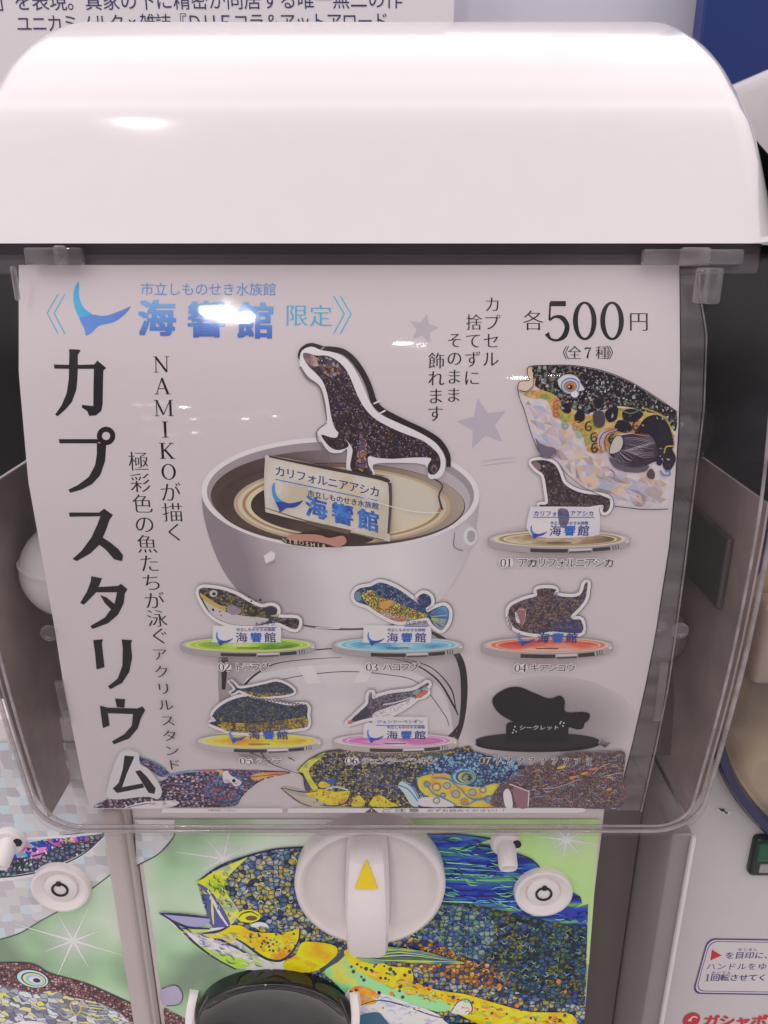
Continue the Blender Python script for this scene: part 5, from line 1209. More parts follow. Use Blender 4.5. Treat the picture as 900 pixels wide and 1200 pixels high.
# ---- the seven small stands with their captions
WM = (184, 168, 173); WL = (166, 151, 156)
NB2 = ink(50, 60, 120, WM)
HB = ink(34, 44, 112, WM); HB2 = ink(42, 84, 162, WM)
def disc(a, cx, cy, rx, ry, th, ring, mid, core, wh, slot=True):
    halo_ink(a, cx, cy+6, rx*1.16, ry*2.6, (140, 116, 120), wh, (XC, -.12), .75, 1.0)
    pts = ell(cx, cy, rx, ry, 40, 180, 360)+[(cx+rx, cy+th)]+ell(cx, cy+th, rx, ry, 40, 0, 180)
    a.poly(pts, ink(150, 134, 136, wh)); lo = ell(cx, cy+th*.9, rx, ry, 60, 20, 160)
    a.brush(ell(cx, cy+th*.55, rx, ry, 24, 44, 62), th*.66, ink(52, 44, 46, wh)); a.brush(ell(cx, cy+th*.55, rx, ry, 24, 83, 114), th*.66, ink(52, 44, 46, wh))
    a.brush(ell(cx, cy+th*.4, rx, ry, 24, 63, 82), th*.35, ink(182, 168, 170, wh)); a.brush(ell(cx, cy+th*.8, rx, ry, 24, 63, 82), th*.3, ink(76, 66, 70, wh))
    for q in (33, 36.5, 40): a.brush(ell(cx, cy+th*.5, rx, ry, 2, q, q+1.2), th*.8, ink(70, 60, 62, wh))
    a.poly(ell(cx+rx*.955, cy+th*.4, 2.2, 1.8, 12), ink(212, 200, 202, wh))
    a.poly(ell(cx, cy, rx-1, ry-.3, 60), ink(168, 154, 158, wh)); a.poly(ell(cx, cy, rx*.93, ry*.90, 60), core)
    a.poly(ell(cx+1, cy, rx*.87, ry*.82, 60), ring); a.poly(ell(cx+1, cy+.2, rx*.80, ry*.72, 60), core); a.poly(ell(cx+1, cy+.3, rx*.77, ry*.66, 60), mid)
    if slot: a.brush([(cx-rx*.17, cy+ry*.42), (cx+rx*.17, cy+ry*.42)], 1.1, ink(60, 50, 50, wh), smooth=False)
def cutout(a, pts, m, wh, wd=6, n=3):
    """white border with a thin shadow line round a printed figure"""
    P = spl(pts, n); cx = sum(p[0] for p in P)/len(P); cy = sum(p[1] for p in P)/len(P)
    a.brush([(x+.5, y-.2) for x, y in pts], wd+1.6, ink(120, 106, 112, wh), n=n, closed=True); a.brush(pts, wd, ink(208, 194, 199, wh), n=n, closed=True); a.poly(P, m)
def logo(a, x0, y, s, wh, name, nx0, nx1, ny, line=True, plate=None):
    """plate with tail mark, small line and three heavy characters; x0 = left of the tail, y = middle of the big characters"""
    if plate: a.poly(spl(plate, 3), ink(198, 184, 190, wh))
    whale_tail(a, lambda *p: [(x0+(px-86)*.30*s, y-6.5*s+(py-330)*.26*s) for px, py in p], ink(60, 110, 180, wh), ink(44, 62, 140, wh))
    a.text('海', (x0+30*s, y+.3), (x0+30*s, y+.3), 14.5*s, HB, 'bold'); a.text('響', (x0+47*s, y+.3), (x0+47*s, y+.3), 13.5*s, HB2, 'heavy'); a.text('館', (x0+63.5*s, y+.3), (x0+63.5*s, y+.3), 14.5*s, HB, 'bold')
    a.text('市立しものせき水族館', (x0+26*s, y-9*s), (x0+67*s, y-9*s), 4.7*s, NB2, 'bold')
    if name:
        a.text(name, (nx0, ny), (nx1, ny), (nx1-nx0)/(len(name)-1)*.98 if len(name) > 1 else 6, NB2, 'bold')
        if line: a.line([(nx0-4, ny+4.4), (nx1+4, ny+4.4)], .8, ink(60, 90, 160, wh))
def caption(a, num, nx, name, x0, x1, y, em, wh=WM):
    ha = ink(214, 200, 205, wh); bk_ = ink(16, 12, 17, wh)
    a.text(num, (nx-3.6, y), (nx+3.6, y), 14.5, bk_, halo=ha)
    a.text(name, (x0, y), (x1, y), em*1.08, bk_, 'gothic', halo=ha, hw=.075)
def rings(name, a_, b_, c_, wh):
    return ink(*a_, wh), blend('disc_'+name, [(0, b_), (.55, a_), (1, c_)], 50, wh, (1, 3)), ink(*c_, wh)
# 01
A = pic(.0004); z1 = Z(560, 530, 4.5)
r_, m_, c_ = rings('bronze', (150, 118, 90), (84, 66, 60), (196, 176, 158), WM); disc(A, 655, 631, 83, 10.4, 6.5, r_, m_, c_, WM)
F01 = mosaic('seal_small', [(52, 40, 46), (70, 54, 56), (44, 34, 42), (90, 76, 80), (60, 46, 48)], 1500, WM, (40, 30, 36), .06)
cutout(A, z1((280, 55), (300, 42), (360, 42), (405, 65), (430, 110), (450, 160), (500, 195), (560, 215), (640, 225), (690, 245), (692, 290), (670, 315), (655, 305), (655, 275), (560, 290), (480, 300), (470, 340), (455, 370), (420, 350), (415, 300), (350, 300), (320, 275), (365, 268), (360, 200), (345, 120), (310, 90)), F01, WM, 7)
A.poly(spl(z1((275, 290), (290, 284), (600, 286), (636, 300), (640, 400), (600, 440), (280, 436)), 3), blend('plate_small', [(0, (186, 172, 184)), (1, (200, 188, 194))], 60, WM))
A.poly(spl(z1((420, 300), (470, 300), (480, 350), (455, 395), (430, 380)), 3), ink(96, 84, 104, WM)); A.poly(spl(z1((284, 60), (300, 48), (325, 60), (330, 88), (308, 88)), 3), ink(120, 92, 92, WM)); A.dots([z1((345, 72))[0]+(1.3,)], ink(150, 140, 150, WM))
logo(A, 621, 621, .98, WM, 'カリフォルニアアシカ', 628, 692, 601); caption(A, '01', 593, 'アカリフォルニアシカ', 612, 713, 658.5, 12.2); A.obj('stand_picture', ps)
# 02
A = pic(.0004); z2 = Z(210, 670, 5.294)
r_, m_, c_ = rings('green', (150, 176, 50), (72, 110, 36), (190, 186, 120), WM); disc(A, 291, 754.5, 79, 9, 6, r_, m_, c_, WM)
F02 = mosaic('puffer_small', [(60, 50, 50), (40, 32, 38), (90, 80, 60), (120, 100, 50), (110, 96, 100)], 1100, WM, (34, 26, 32), .10)
cutout(A, z2((122, 128), (140, 96), (200, 96), (280, 110), (360, 140), (430, 180), (510, 215), (570, 205), (608, 222), (605, 258), (570, 268), (640, 280), (735, 285), (742, 330), (715, 352), (650, 325), (600, 310), (480, 330), (350, 325), (260, 300), (190, 250), (150, 190)), F02, WM, 7.5)
A.poly(spl(z2((150, 160), (200, 200), (290, 240), (380, 265), (470, 275), (560, 290), (480, 325), (350, 322), (265, 298), (195, 248)), 4), ink(176, 158, 164, WM)); A.poly(spl(z2((130, 125), (170, 150), (250, 200), (300, 215), (290, 240), (200, 200), (150, 165)), 4), ink(170, 140, 70, WM))
A.dots([(z2((random.uniform(210, 520), random.uniform(150, 270)))[0]+(random.uniform(.8, 1.7),)) for i in range(26)], ink(36, 28, 34, WM), n=7); A.dots([(z2((200+i*27, 185+i*8+random.uniform(-20, 20)))[0]+(1.1,)) for i in range(11)], ink(170, 140, 60, WM), n=7)
A.poly(spl(z2((298, 215), (330, 200), (385, 230), (375, 255), (330, 262), (305, 245)), 3), ink(130, 112, 124, WM)); A.poly(ell(*z2((215, 130))[0], 4.6, 4, 18), ink(170, 160, 170, WM)); A.poly(ell(*z2((218, 132))[0], 2.2, 2, 12), ink(40, 34, 50, WM)); A.poly(spl(z2((520, 225), (570, 212), (606, 228), (600, 252), (545, 250)), 3), ink(44, 38, 52, WM))
for i in range(6): A.brush(z2((650, 300+i*3), (740, 288+i*11)), .5, ink(40, 32, 36, WM), smooth=False)
logo(A, 253.5, 745.5, 1.0, WM, 'トラフグ', 301.5, 320.5, 729.5, plate=z2((215, 335), (240, 328), (600, 330), (632, 345), (630, 420), (600, 432), (230, 432), (212, 415))); caption(A, '02', 263.5, 'トラフグ', 280, 311, 780, 11.8); A.obj('stand_picture', ps)
# 03
A = pic(.0004); z3 = Z(380, 670, 5.294)
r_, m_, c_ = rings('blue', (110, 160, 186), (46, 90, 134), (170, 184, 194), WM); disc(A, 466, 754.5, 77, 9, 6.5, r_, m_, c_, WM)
F03 = mosaic('box_small', [(50, 66, 110), (40, 50, 84), (76, 96, 140), (60, 70, 100)], 1000, WM, (30, 34, 60), .10)
cutout(A, z3((185, 135), (220, 98), (290, 85), (340, 62), (400, 75), (470, 110), (540, 160), (590, 200), (572, 165), (610, 130), (655, 148), (662, 195), (630, 220), (640, 245), (680, 225), (740, 205), (772, 235), (768, 300), (740, 345), (715, 355), (670, 320), (640, 280), (560, 290), (470, 305), (400, 285), (330, 245), (270, 205), (200, 180)), F03, WM, 8)
A.poly(spl(z3((232, 130), (300, 110), (345, 150), (420, 170), (500, 205), (580, 240), (640, 262), (600, 285), (470, 303), (400, 283), (330, 243), (270, 200)), 4), mosaic('box_yellow', [(176, 150, 60), (150, 130, 60), (190, 170, 80), (130, 120, 70), (180, 130, 60)], 900, WM, (70, 60, 50), .14))
A.poly(spl(z3((320, 225), (380, 245), (470, 270), (560, 280), (470, 302), (400, 282)), 3), mosaic('box_orange', [(190, 100, 60), (170, 120, 110), (176, 150, 150)], 1000, WM, (110, 70, 60), .1)); A.poly(spl(z3((188, 140), (215, 115), (232, 150), (215, 180), (195, 165)), 3), ink(96, 116, 140, WM))
for rr_, cc in ((5.6, (90, 84, 60)), (4.4, (60, 90, 110)), (2.6, (34, 40, 60))): A.poly(ell(*z3((342, 128))[0], rr_, rr_, 18), ink(*cc, WM))
A.poly(spl(z3((350, 185), (410, 170), (425, 195), (390, 220), (350, 222)), 3), ink(186, 130, 60, WM)); A.dots([(z3((random.uniform(330, 600), 0))[0][0], 690+random.uniform(0, 14)+i*.25, .55) for i in range(24)], ink(150, 160, 190, WM), n=6)
A.poly(spl(z3((660, 250), (740, 208), (770, 240), (764, 300), (738, 342), (712, 350), (675, 310)), 3), blend('box_tail', [(0, (90, 140, 170)), (.5, (70, 100, 150)), (1, (170, 170, 80))], 90, WM))
for i in range(9): A.brush(z3((665, 260+i*4), (765-abs(i-4)*7, 215+i*16)), .5, ink(*random.choice([(50, 60, 100), (180, 180, 90)]), WM), smooth=False)
for i in range(6): A.brush(z3((580+i*8, 205), (585+i*14, 150+abs(i-3)*6)), .4, ink(60, 70, 90, WM), smooth=False)
logo(A, 430.5, 745.5, .98, WM, 'ハコフグ', 478, 497, 728, plate=z3((245, 340), (265, 325), (630, 330), (660, 345), (660, 420), (620, 432), (260, 432), (243, 415))); caption(A, '03', 436, 'ハコフグ', 454, 485, 780, 11.8); A.obj('stand_picture', ps)
# 04
A = pic(.0004); z4 = Z(555, 670, 5.294)
r_, m_, c_ = rings('red', (206, 100, 80), (176, 60, 56), (206, 160, 146), WM); disc(A, 641, 755, 77, 9.6, 7, r_, m_, c_, WM)
F04 = mosaic('angler_small', [(88, 58, 62), (110, 80, 78), (70, 50, 66), (120, 96, 84), (60, 44, 50), (96, 84, 110)], 1300, WM, (48, 34, 40), .10)
cutout(A, z4((215, 260), (225, 215), (260, 190), (320, 165), (390, 145), (388, 110), (420, 98), (480, 98), (510, 110), (495, 135), (560, 150), (630, 150), (670, 125), (685, 75), (705, 62), (700, 110), (690, 165), (650, 220), (600, 270), (620, 290), (665, 295), (670, 370), (600, 375), (480, 365), (400, 380), (300, 365), (240, 330)), F04, WM, 7.5)
for i in range(12): A.brush(z4((215+abs(i-5)*3, 220+i*10), (205+abs(i-5)*5-6*(i % 2), 224+i*12)), .8, ink(70, 48, 54, WM), smooth=False)
A.poly(spl(z4((258, 250), (290, 215), (318, 235), (312, 300), (290, 320), (262, 300)), 3), ink(140, 90, 96, WM)); A.poly(spl(z4((255, 240), (275, 270), (285, 310), (262, 300)), 3), ink(190, 176, 184, WM)); A.brush(z4((275, 225), (318, 235), (312, 300), (300, 325)), .7, ink(180, 150, 150, WM))
A.poly(spl(z4((490, 300), (560, 295), (660, 300), (670, 365), (560, 370), (500, 350)), 3), mosaic('angler_blue', [(84, 70, 96), (66, 60, 104), (100, 80, 92), (60, 52, 84)], 1300, WM, (50, 44, 70), .1))
for i in range(7): A.brush(z4((450, 140), (395+i*18, 102+abs(i-3)*2)), .5, ink(50, 36, 44, WM), smooth=False)
A.scribble(z4((230, 250), (330, 170), (480, 110), (560, 155), (660, 160), (600, 260), (650, 340), (480, 360), (300, 355)), 130, 4, [ink(*c, WM) for c in ((130, 96, 96), (56, 40, 48), (110, 100, 124), (140, 116, 90), (70, 62, 100))], .7, -10, .5, 16)
logo(A, 606.5, 746, .99, WM, None, 0, 0, 0); caption(A, '04', 609.5, 'キアンコウ', 626, 668, 781, 11.6); A.obj('stand_picture', ps)
# 05
A = pic(.0004); z5 = Z(210, 780, 5.294)
r_, m_, c_ = rings('amber', (206, 160, 44), (190, 110, 30), (206, 186, 110), WL); disc(A, 304, 867, 73, 8.8, 6, r_, m_, c_, WL)
F05 = mosaic('mahi_small', [(46, 50, 66), (60, 66, 76), (40, 40, 50), (80, 80, 70), (50, 60, 96)], 1200, WL, (30, 28, 36), .08)
F05B = mosaic('mahi_small_gold', [(150, 116, 50), (120, 96, 50), (90, 78, 50), (170, 130, 40), (70, 64, 56)], 1200, WL, (60, 50, 40), .08)
cutout(A, z5((190, 350), (230, 335), (210, 300), (250, 250), (330, 205), (430, 185), (560, 215), (680, 240), (790, 240), (795, 300), (795, 370), (720, 385), (600, 400), (450, 410), (330, 405), (270, 385)), F05, WL, 7)
cutout(A, z5((312, 85), (345, 110), (375, 135), (450, 125), (540, 105), (610, 92), (680, 120), (715, 158), (660, 175), (600, 180), (500, 185), (430, 170), (375, 145), (345, 160), (318, 165), (352, 138)), F05, WL, 5.5)
A.poly(spl(z5((400, 150), (500, 160), (620, 162), (700, 155), (660, 176), (600, 182), (500, 188), (430, 170)), 3), F05B); A.poly(spl(z5((235, 345), (330, 345), (450, 350), (600, 335), (720, 320), (792, 312), (792, 368), (700, 388), (560, 402), (450, 410), (330, 404), (270, 385)), 4), F05B)
for i in range(17): A.brush(z5((420+i*22, 190+i*3.2), (432+i*22, 180+i*3.2), (440+i*22, 198+i*3)), .9, ink(34, 38, 60, WL), n=2)
A.brush(z5((192, 348), (250, 352), (240, 330), (205, 300)), 1, ink(40, 32, 36, WL)); A.brush(z5((325, 330), (345, 370), (330, 400)), .8, ink(40, 34, 40, WL)); A.dots([z5((262, 322))[0]+(1.5,)], ink(150, 130, 70, WL)); A.dots([z5((262, 322))[0]+(.8,)], ink(30, 26, 36, WL))
A.scribble(z5((240, 320), (330, 215), (430, 192), (560, 222), (780, 248), (788, 300), (600, 330), (330, 340)), 110, 3.6, [ink(*c, WL) for c in ((36, 36, 48), (80, 84, 90), (56, 66, 110), (120, 104, 60))], .6, 0, .4, 17)
A.scribble(z5((250, 350), (450, 354), (790, 316), (788, 365), (560, 400), (330, 400)), 60, 3.6, [ink(*c, WL) for c in ((190, 150, 50), (80, 66, 50), (150, 120, 60))], .6, 0, .4, 18)
A.brush([(250, 857.6), (268, 857.6)], 1.2, ink(190, 150, 90, WL))
logo(A, 269, 859.5, .98, WL, 'シイラ', 318, 331, 844.5, line=False); A.line(z5((400, 355), (660, 352)), .6, ink(70, 56, 40, WL)); caption(A, '05', 288.5, 'シイラ', 307, 325, 889.5, 11.3, WL)
for p_ in (((293, 879), (310, 886)), ((338, 885), (346, 889)), ((306, 879), (318, 892), (350, 904))): A.brush(p_, [1.6, .6], ink(50, 40, 46, WL))
A.obj('stand_picture', ps)
# 06
A = pic(.0004); z6 = Z(380, 780, 5.294)
r_, m_, c_ = rings('pink', (176, 104, 150), (150, 70, 120), (190, 160, 178), WL); disc(A, 463, 866.5, 73, 8.8, 6, r_, m_, c_, WL)
F06 = mosaic('penguin_small', [(70, 60, 74), (90, 80, 92), (56, 46, 62), (110, 98, 110)], 1700, WL, (60, 50, 62), .05)
cutout(A, z6((142, 355), (180, 320), (225, 275), (270, 230), (275, 180), (295, 158), (302, 200), (340, 185), (420, 165), (540, 150), (590, 130), (640, 100), (645, 118), (600, 140), (640, 150), (625, 175), (570, 195), (520, 235), (440, 280), (380, 305), (320, 310), (250, 325), (180, 345)), F06, WL, 7.5)
A.poly(spl(z6((300, 310), (320, 280), (400, 250), (500, 215), (560, 190), (540, 225), (440, 282), (380, 308)), 4), mosaic('penguin_belly', [(180, 166, 176), (150, 138, 150), (196, 182, 188)], 1500, WL, (150, 138, 150), .0)); A.brush(z6((365, 235), (440, 222), (545, 190)), 1.4, ink(170, 156, 168, WL))
A.poly(spl(z6((142, 355), (160, 335), (175, 340), (165, 352)), 3), ink(180, 80, 60, WL)); A.poly(spl(z6((565, 180), (600, 160), (640, 145), (625, 172), (590, 195)), 3), ink(170, 84, 60, WL)); A.poly(spl(z6((545, 165), (580, 140), (600, 150), (570, 172)), 3), ink(110, 120, 130, WL)); A.poly(spl(z6((210, 298), (226, 288), (230, 304), (216, 312)), 3), ink(200, 190, 194, WL)); A.dots([z6((228, 275))[0]+(.8,)], ink(30, 26, 34, WL))
A.poly(spl(z6((175, 320), (230, 275), (262, 250), (290, 290), (250, 320), (190, 338)), 3), ink(54, 46, 60, WL))
logo(A, 430, 859.5, .98, WL, 'ジェンツーペンギン', 444.5, 493, 844, plate=z6((245, 365), (265, 345), (300, 345), (310, 312), (620, 312), (640, 330), (640, 420), (610, 440), (265, 440), (245, 420))); A.line([(441, 848.4), (497, 848.4)], .8, ink(60, 90, 160, WL))
A.obj('stand_picture', ps)
# 07 silhouette on a soft grey patch
A = pic(.00025)
halo_ink(A, 642, 850, 104, 58, (120, 106, 112), WL, (XC, -.12), .8, .9)
z7 = Z(550, 780, 5.294); SIL = ink(14, 11, 14, WL); SI2 = ink(26, 21, 24, WL)
A.poly(ell(629.5, 871.5, 72.5, 9.3, 50), SIL); A.poly(ell(629.5, 867.5, 72.5, 9.6, 50), SI2)
A.poly(spl(z7((142, 225), (160, 180), (215, 145), (260, 130), (320, 132), (400, 165), (495, 200), (560, 182), (592, 215), (590, 270), (620, 287), (700, 283), (745, 295), (742, 330), (715, 355), (705, 385), (670, 393), (615, 380), (560, 400), (400, 400), (270, 345), (180, 290)), 4), SIL)
A.poly(z7((228, 365), (238, 350), (260, 346), (600, 350), (616, 365), (610, 462), (545, 470), (225, 465)), SIL)
A.text('シークレット', (612, 852), (651.5, 852), 8, ink(190, 176, 182, WL), 'gothic'); A.dots([z7(p)[0]+(.9,) for p in ((275, 395), (290, 405), (282, 375), (568, 345), (580, 370), (562, 355), (268, 412), (585, 352))], ink(190, 176, 182, WL), n=8)
A.obj('silhouette_picture', ps)

# ---- strip of fish along the lower edge
A = pic(.0002); zq = Z(100, 870, 2.8125); WB = (158, 145, 150)
PENG = mosaic('penguin_back', [(110, 100, 130), (150, 130, 140), (84, 70, 110), (170, 140, 150), (120, 76, 90)], 720, WB, (40, 26, 40), mode='dots', dot=.36)
PENG2 = mosaic('penguin_blue', [(60, 60, 100), (90, 84, 130), (46, 50, 84), (120, 70, 84), (40, 70, 100), (110, 110, 140)], 700, WB, (34, 24, 40), .10, patch=.3, pscale=60)
A.poly(spl(zq((30, 213), (60, 192), (110, 172), (170, 155), (262, 122), (280, 108), (350, 95), (430, 90), (520, 89), (600, 92), (650, 94), (676, 98), (650, 106), (610, 115), (575, 128), (545, 150), (515, 180), (490, 208), (380, 212), (270, 213), (130, 215)), 4), PENG)
A.poly(spl(zq((430, 92), (520, 90), (580, 94), (560, 130), (530, 155), (505, 185), (490, 205), (420, 200), (400, 150)), 4), PENG2)
A.poly(spl(zq((175, 44), (195, 50), (230, 66), (262, 86), (278, 104), (250, 112), (215, 90), (185, 66)), 4), PENG2); A.brush(zq((180, 46), (225, 62), (265, 86)), 1.4, ink(70, 110, 130, WB))
A.brush(zq((262, 110), (330, 96), (400, 92), (450, 92)), 2.2, mosaic('penguin_edge', [(150, 70, 90), (90, 100, 150), (170, 120, 100), (80, 130, 150)], 260, WB, ew=0))
A.poly(spl(zq((150, 214), (190, 204), (260, 190), (310, 195), (270, 214)), 4), ink(176, 162, 170, WB)); A.brush(zq((130, 214), (200, 196), (300, 190)), [1, 2, .6], ink(186, 172, 180, WB))
A.poly(spl(zq((455, 95), (470, 92), (478, 105), (500, 118), (515, 128), (508, 140), (490, 142), (480, 130), (460, 132), (453, 115)), 3), ink(196, 184, 190, WB)); A.dots([zq((490, 124))[0]+(2.2,)], ink(30, 26, 40, WB)); A.poly(zq((440, 90), (456, 90), (454, 104), (443, 104)), ink(170, 130, 90, WB))
A.poly(spl(zq((545, 108), (590, 96), (640, 96), (676, 99), (640, 106), (600, 112), (560, 124)), 3), blend('beak', [(0, (190, 70, 60)), (1, (206, 130, 60))], 150, WB)); A.brush(zq((545, 112), (600, 106), (676, 99)), .7, ink(60, 30, 36, WB)); A.brush(zq((590, 95), (640, 94), (676, 98)), .8, ink(40, 28, 40, WB))
# the title's last letter stays readable over the wing: its white rim again
zm = Z(320, 860, 4.0909)
M1 = mosaic('strip_mahi', [(40, 44, 60), (150, 130, 50), (60, 66, 80), (120, 104, 50), (46, 50, 90), (100, 96, 90), (30, 32, 44), (170, 150, 70)], 900, WB, (26, 24, 32), .10, patch=.2, pscale=60, bead=.42, wobble=.28, rand=.85)
M1B = mosaic('strip_mahi_lilac', [(96, 84, 110), (60, 60, 90), (120, 104, 70), (50, 46, 66), (84, 76, 80)], 900, WB, (34, 28, 40), .10, bead=.42, wobble=.28, rand=.85)
A.poly(spl(zm((118, 173), (160, 128), (215, 95), (260, 78), (330, 70), (420, 72), (560, 76), (700, 78), (800, 70), (900, 62), (960, 80), (960, 343), (300, 343), (240, 336), (200, 300), (170, 270), (152, 250), (150, 210)), 4), M1)
A.poly(spl(zm((420, 180), (520, 160), (640, 170), (680, 230), (640, 280), (560, 300), (470, 290), (400, 250)), 4), M1B)
A.poly(spl(zm((40, 254), (70, 252), (120, 262), (170, 275), (215, 268), (300, 300), (340, 320), (330, 342), (180, 342), (110, 305), (60, 275)), 4), ink(150, 134, 120, WB)); A.poly(spl(zm((60, 262), (120, 270), (190, 285), (150, 300), (100, 285)), 4), ink(130, 122, 130, WB))
SYEL = blend('strip_yellow', [(0, (170, 130, 30)), (.6, (190, 156, 40)), (1, (160, 110, 40))], 150, WB)
A.poly(spl(zm((150, 275), (200, 265), (240, 262), (300, 275), (370, 270), (352, 320), (300, 338), (240, 325), (215, 305), (180, 300)), 4), SYEL); A.poly(spl(zm((380, 320), (410, 290), (440, 320), (430, 343), (380, 343)), 3), SYEL); A.poly(spl(zm((480, 300), (520, 292), (560, 320), (600, 343), (470, 343)), 3), SYEL)
A.poly(spl(zm((118, 173), (160, 130), (215, 97), (250, 86), (225, 115), (190, 145), (172, 170), (185, 210), (215, 255), (190, 262), (160, 220), (145, 185)), 4), blend('strip_lip', [(0, (150, 150, 40)), (.6, (180, 166, 70)), (1, (110, 130, 60))], 200, WB))
A.poly(spl(zm((145, 190), (160, 215), (185, 262), (165, 272), (150, 250)), 3), ink(60, 54, 80, WB)); A.poly(spl(zm((215, 245), (230, 225), (262, 228), (275, 245), (245, 255)), 3), SYEL); A.poly(spl(zm((240, 215), (300, 205), (285, 240), (262, 232)), 3), ink(54, 66, 110, WB)); A.brush(zm((250, 262), (300, 250), (360, 265)), 1.8, ink(150, 156, 170, WB))
for st_ in (((118, 173), (160, 128), (215, 95), (262, 78), (330, 70)), ((40, 254), (150, 275), (215, 268)), ((40, 256), (80, 290), (130, 325), (185, 343)), ((152, 250), (148, 205), (120, 176)), ((240, 338), (300, 340), (352, 322), (372, 268)), ((440, 343), (470, 310), (486, 285))): A.brush(zm(*st_), [.7, 1.2, .7], ink(36, 30, 40, WB), n=4)
A.dots([zm((random.uniform(190, 560), random.uniform(275, 338)))[0]+(random.uniform(.5, 1.0),) for i in range(44)], ink(70, 50, 40, WB), n=6)
A.poly(spl(zm((700, 100), (740, 92), (830, 96), (810, 120), (740, 130), (710, 120)), 3), ink(60, 70, 56, WB))
IS = lambda *L_: [ink(*c, WB) for c in L_]
A.scribble(zm((190, 140), (260, 90), (420, 78), (700, 88), (940, 80), (900, 200), (640, 330), (480, 290), (360, 262), (250, 215)), 260, 4.5, IS((176, 150, 60), (40, 40, 60), (120, 110, 120), (60, 70, 120), (30, 26, 36), (150, 140, 110)), .9, None, .6, 11)
A.scribble(zq((120, 178), (262, 128), (350, 100), (520, 94), (560, 125), (500, 190), (380, 208), (200, 208)), 150, 4, IS((150, 130, 150), (110, 90, 130), (140, 80, 90), (60, 50, 80), (90, 100, 150)), .8, -10, .4, 12)
# boxfish head
zb_ = Z(460, 860, 3.2143)
BX = mosaic('strip_box', [(60, 80, 120), (46, 60, 96), (84, 110, 150), (40, 50, 80), (70, 90, 110), (110, 130, 160)], 680, WB, (28, 34, 60), .12, rand=.9, bead=.42, wobble=.28)
A.poly(spl(zb_((90, 150), (130, 110), (180, 85), (240, 68), (300, 62), (345, 72), (420, 95), (500, 118), (440, 180), (410, 268), (100, 268), (60, 220)), 4), BX)
A.dots([zb_((random.uniform(130, 470), random.uniform(78, 130)))[0]+(random.uniform(.9, 2.4),) for i in range(46)], ink(110, 140, 170, WB), n=9); A.dots([zb_((random.uniform(130, 440), random.uniform(78, 150)))[0]+(random.uniform(.5, 1.1),) for i in range(40)], ink(150, 170, 190, WB), n=8)
OY = blend('strip_orange', [(0, (196, 110, 50)), (.5, (200, 146, 50)), (1, (206, 170, 60))], 130, WB)
A.poly(spl(zb_((95, 168), (130, 150), (190, 145), (240, 160), (280, 190), (330, 196), (400, 185), (400, 266), (240, 266), (180, 250), (110, 215)), 4), OY)
A.poly(spl(zb_((20, 190), (40, 172), (70, 190), (98, 230), (96, 268), (70, 262), (40, 215)), 3), ink(150, 166, 184, WB)); A.brush(zb_((22, 188), (60, 205), (96, 250)), 1.6, ink(70, 100, 150, WB)); A.brush(zb_((40, 174), (75, 198), (98, 240)), 1, ink(60, 70, 110, WB))
A.poly(spl(zb_((100, 240), (140, 232), (190, 238), (230, 268), (110, 268)), 3), ink(170, 160, 164, WB))
for cx, cy, r0 in ((165, 195, 16), (205, 190, 13), (238, 222, 15), (300, 215, 14), (130, 185, 11), (270, 250, 13), (340, 205, 12), (165, 245, 12), (190, 225, 9), (360, 240, 14)):
    A.brush(zb_(*[(cx+r0*math.cos(R(q)), cy+r0*.9*math.sin(R(q))) for q in range(0, 360, 45)]), 1.0, ink(60, 84, 130, WB), closed=True, n=3); A.dots([zb_((cx, cy))[0]+(r0*.16,)], ink(*random.choice([(186, 80, 50), (110, 130, 160), (196, 170, 80)]), WB))
for st_ in (((120, 170), (150, 215), (200, 240), (240, 262)), ((250, 195), (300, 240), (380, 225)), ((150, 160), (210, 165), (250, 200)), ((280, 262), (330, 240), (395, 250))): A.brush(zb_(*st_), [.8, 1.8, .8], ink(70, 96, 140, WB), n=4)
for rx, ry, cc in ((15, 10.5, (50, 84, 140)), (13.4, 9.2, (110, 150, 190)), (11.4, 7.8, (40, 60, 110)), (9.6, 6.6, (150, 140, 60)), (7.2, 5, (60, 90, 110)), (5.2, 3.8, (130, 120, 60)), (3, 2.6, (24, 24, 36))): A.poly(ell(543+(15-rx)*.55, 907.5+(10.5-ry)*.25, rx, ry, 30), ink(*cc, WB))
# anglerfish flank
AN = mosaic('strip_angler', [(96, 70, 78), (80, 62, 76), (112, 82, 78), (86, 82, 98), (72, 56, 64), (120, 98, 90), (104, 68, 72), (84, 76, 72)], 1050, WB, (44, 32, 40), .10, patch=.25, pscale=70, bead=.42, wobble=.28, rand=.85)
A.poly(spl(zb_((500, 118), (560, 105), (610, 88), (660, 66), (720, 62), (800, 64), (872, 62), (866, 150), (856, 268), (600, 268), (395, 268), (370, 240), (400, 190), (440, 150)), 4), AN)
for i in range(34):
    x, y = random.uniform(430, 850), random.uniform(90, 255); c = random.choice([(150, 120, 130), (110, 110, 150), (170, 130, 70), (130, 70, 70), (60, 50, 70)])
    A.brush(zb_((x, y), (x+random.uniform(8, 26), y+random.uniform(-10, 10)), (x+random.uniform(10, 40), y+random.uniform(-14, 14))), [.3, 1.1, .3], ink(*c, WB), n=3)
for i in range(5): x, y = random.uniform(560, 820), random.uniform(110, 240); A.poly(ell(*zb_((x, y))[0], random.uniform(3, 6), random.uniform(1.2, 2.2), 14, rot=-15), ink(*random.choice([(170, 130, 50), (160, 110, 60), (180, 90, 60)]), WB))
A.scribble(zb_((440, 160), (510, 122), (610, 92), (660, 70), (868, 66), (862, 150), (852, 262), (400, 264)), 330, 5, IS((140, 110, 110), (100, 90, 130), (150, 110, 70), (60, 44, 56), (120, 70, 74), (110, 120, 120), (46, 34, 44)), .8, -12, .5, 13)
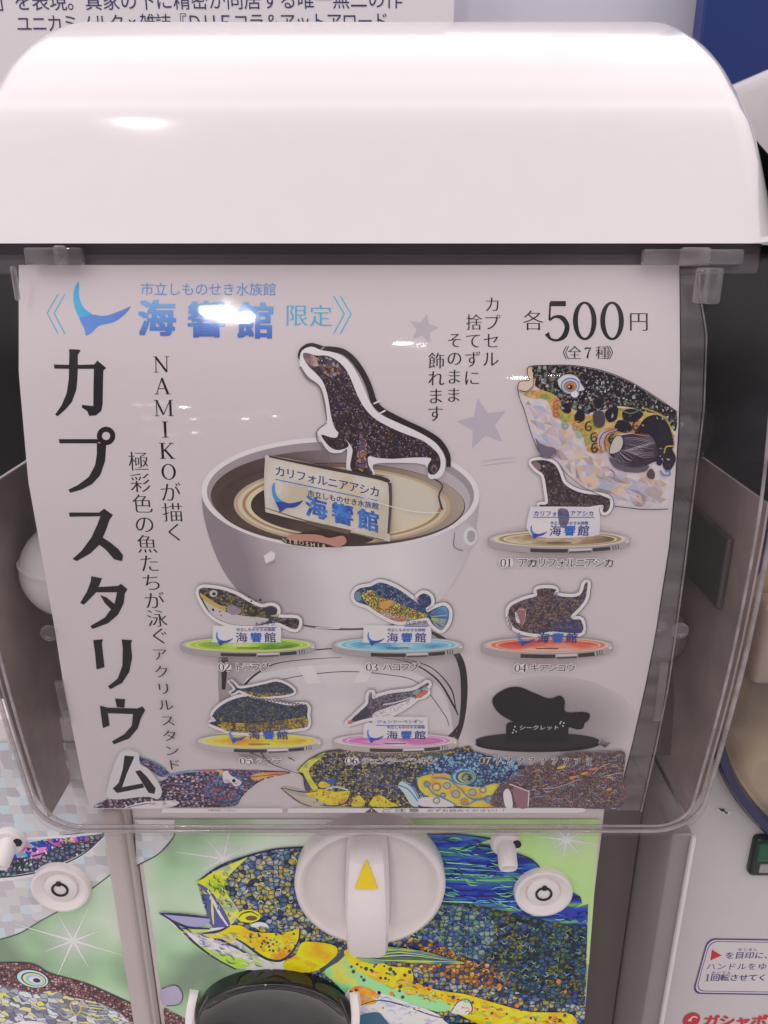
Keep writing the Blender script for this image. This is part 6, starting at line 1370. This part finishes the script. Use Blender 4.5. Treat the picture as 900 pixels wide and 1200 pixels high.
A.scribble(zb_((100, 160), (180, 90), (300, 66), (490, 116), (430, 190), (280, 180), (190, 142)), 120, 4, IS((120, 150, 190), (36, 44, 80), (90, 120, 160), (60, 80, 130)), .8, None, .7, 14)
A.poly(spl(zb_((415, 215), (430, 195), (445, 215), (450, 266), (425, 266)), 3), ink(176, 166, 178, WB)); A.poly(spl(zb_((450, 190), (512, 205), (508, 262), (470, 266)), 2), ink(110, 76, 84, WB)); A.brush(zb_((440, 178), (512, 206), (508, 264)), 1.3, ink(176, 150, 156, WB), smooth=False)
for st_ in (((560, 195), (620, 190), (700, 160)), ((750, 140), (780, 115), (815, 100)), ((790, 150), (830, 140), (868, 135))): A.brush(zb_(*st_), .8, ink(150, 120, 132, WB))
for i in range(8): A.brush(zb_((775+i*3, 30+i*1.5), (790+i*4, 14-abs(i-3)*2+i*2)), [1, .4], ink(56, 44, 50, WB), smooth=False)
A.brush(zb_((765, 52), (800, 50), (825, 60)), .7, ink(80, 66, 72, WB))
A.obj('fish_strip_picture', ps)
A = pic(.0009); caption(A, '06', 412.5, 'ジェンツーペンギン', 429.5, 506, 889.5, 10.8, WL)
ha = ink(200, 187, 192, WL)
A.text('07', (564.5, 889), (571.5, 889), 14.5, ha, halo=ink(60, 50, 56, WL))
for i in range(9): A.text('？', (586+i*13.2, 889.5), (586+i*13.2, 889.5), 13, ink(40, 32, 40, WL), 'mincho', halo=ha, hw=.075)
A.obj('caption_lettering', ps)
# last letter of the title and its rim lie over the penguin's wing
A = pic(.0010)
A.blob(hal, ink(204, 190, 196), 4); A.poly([(146.7, 883), (158.3, 884), (156.5, 889), (150, 903), (144, 920), (168, 915.5), (170, 920.5), (138, 927), (133, 921.5), (140, 915), (145, 898)], K0); A.poly([(159.3, 901.5), (165, 900), (173.3, 908), (183.3, 921.5), (181.7, 928), (175, 926.7), (166.5, 913)], K0)
A.text('アクリルスタンド', (188, 765), (204.5, 894), 19.5, K0, 'mincho'); A.obj('title_rim_lettering', ps)
# notice bands
A = pic(.0011); BN = ink(172, 158, 164, WB); GT = ink(90, 78, 84, WB)
A.poly([(192, 944.6), (330, 944.6), (332, 947), (331, 949.6), (190, 949.6)], BN); A.poly([(338, 944.6), (682, 944.2), (686, 946), (684, 948.6), (676, 949.6), (337, 949.6)], BN)
A.text('対象年齢15才以上', (246, 946.9), (276, 946.9), 4.2, GT, 'gothic')
A.poly([(435.5, 943.8), (443.5, 949.4), (427.5, 949.4)], ink(60, 50, 56, WB)); A.line([(435.5, 945.6), (435.5, 948.4)], .9, BN)
A.text('ご注意', (453, 947), (485, 947), 14, GT, 'bold', ey_k=.5); A.text('必ずお読みください！！', (504, 947), (592, 947), 8.6, GT, 'gothic', ey_k=.62); A.obj('notice_lettering', ps)
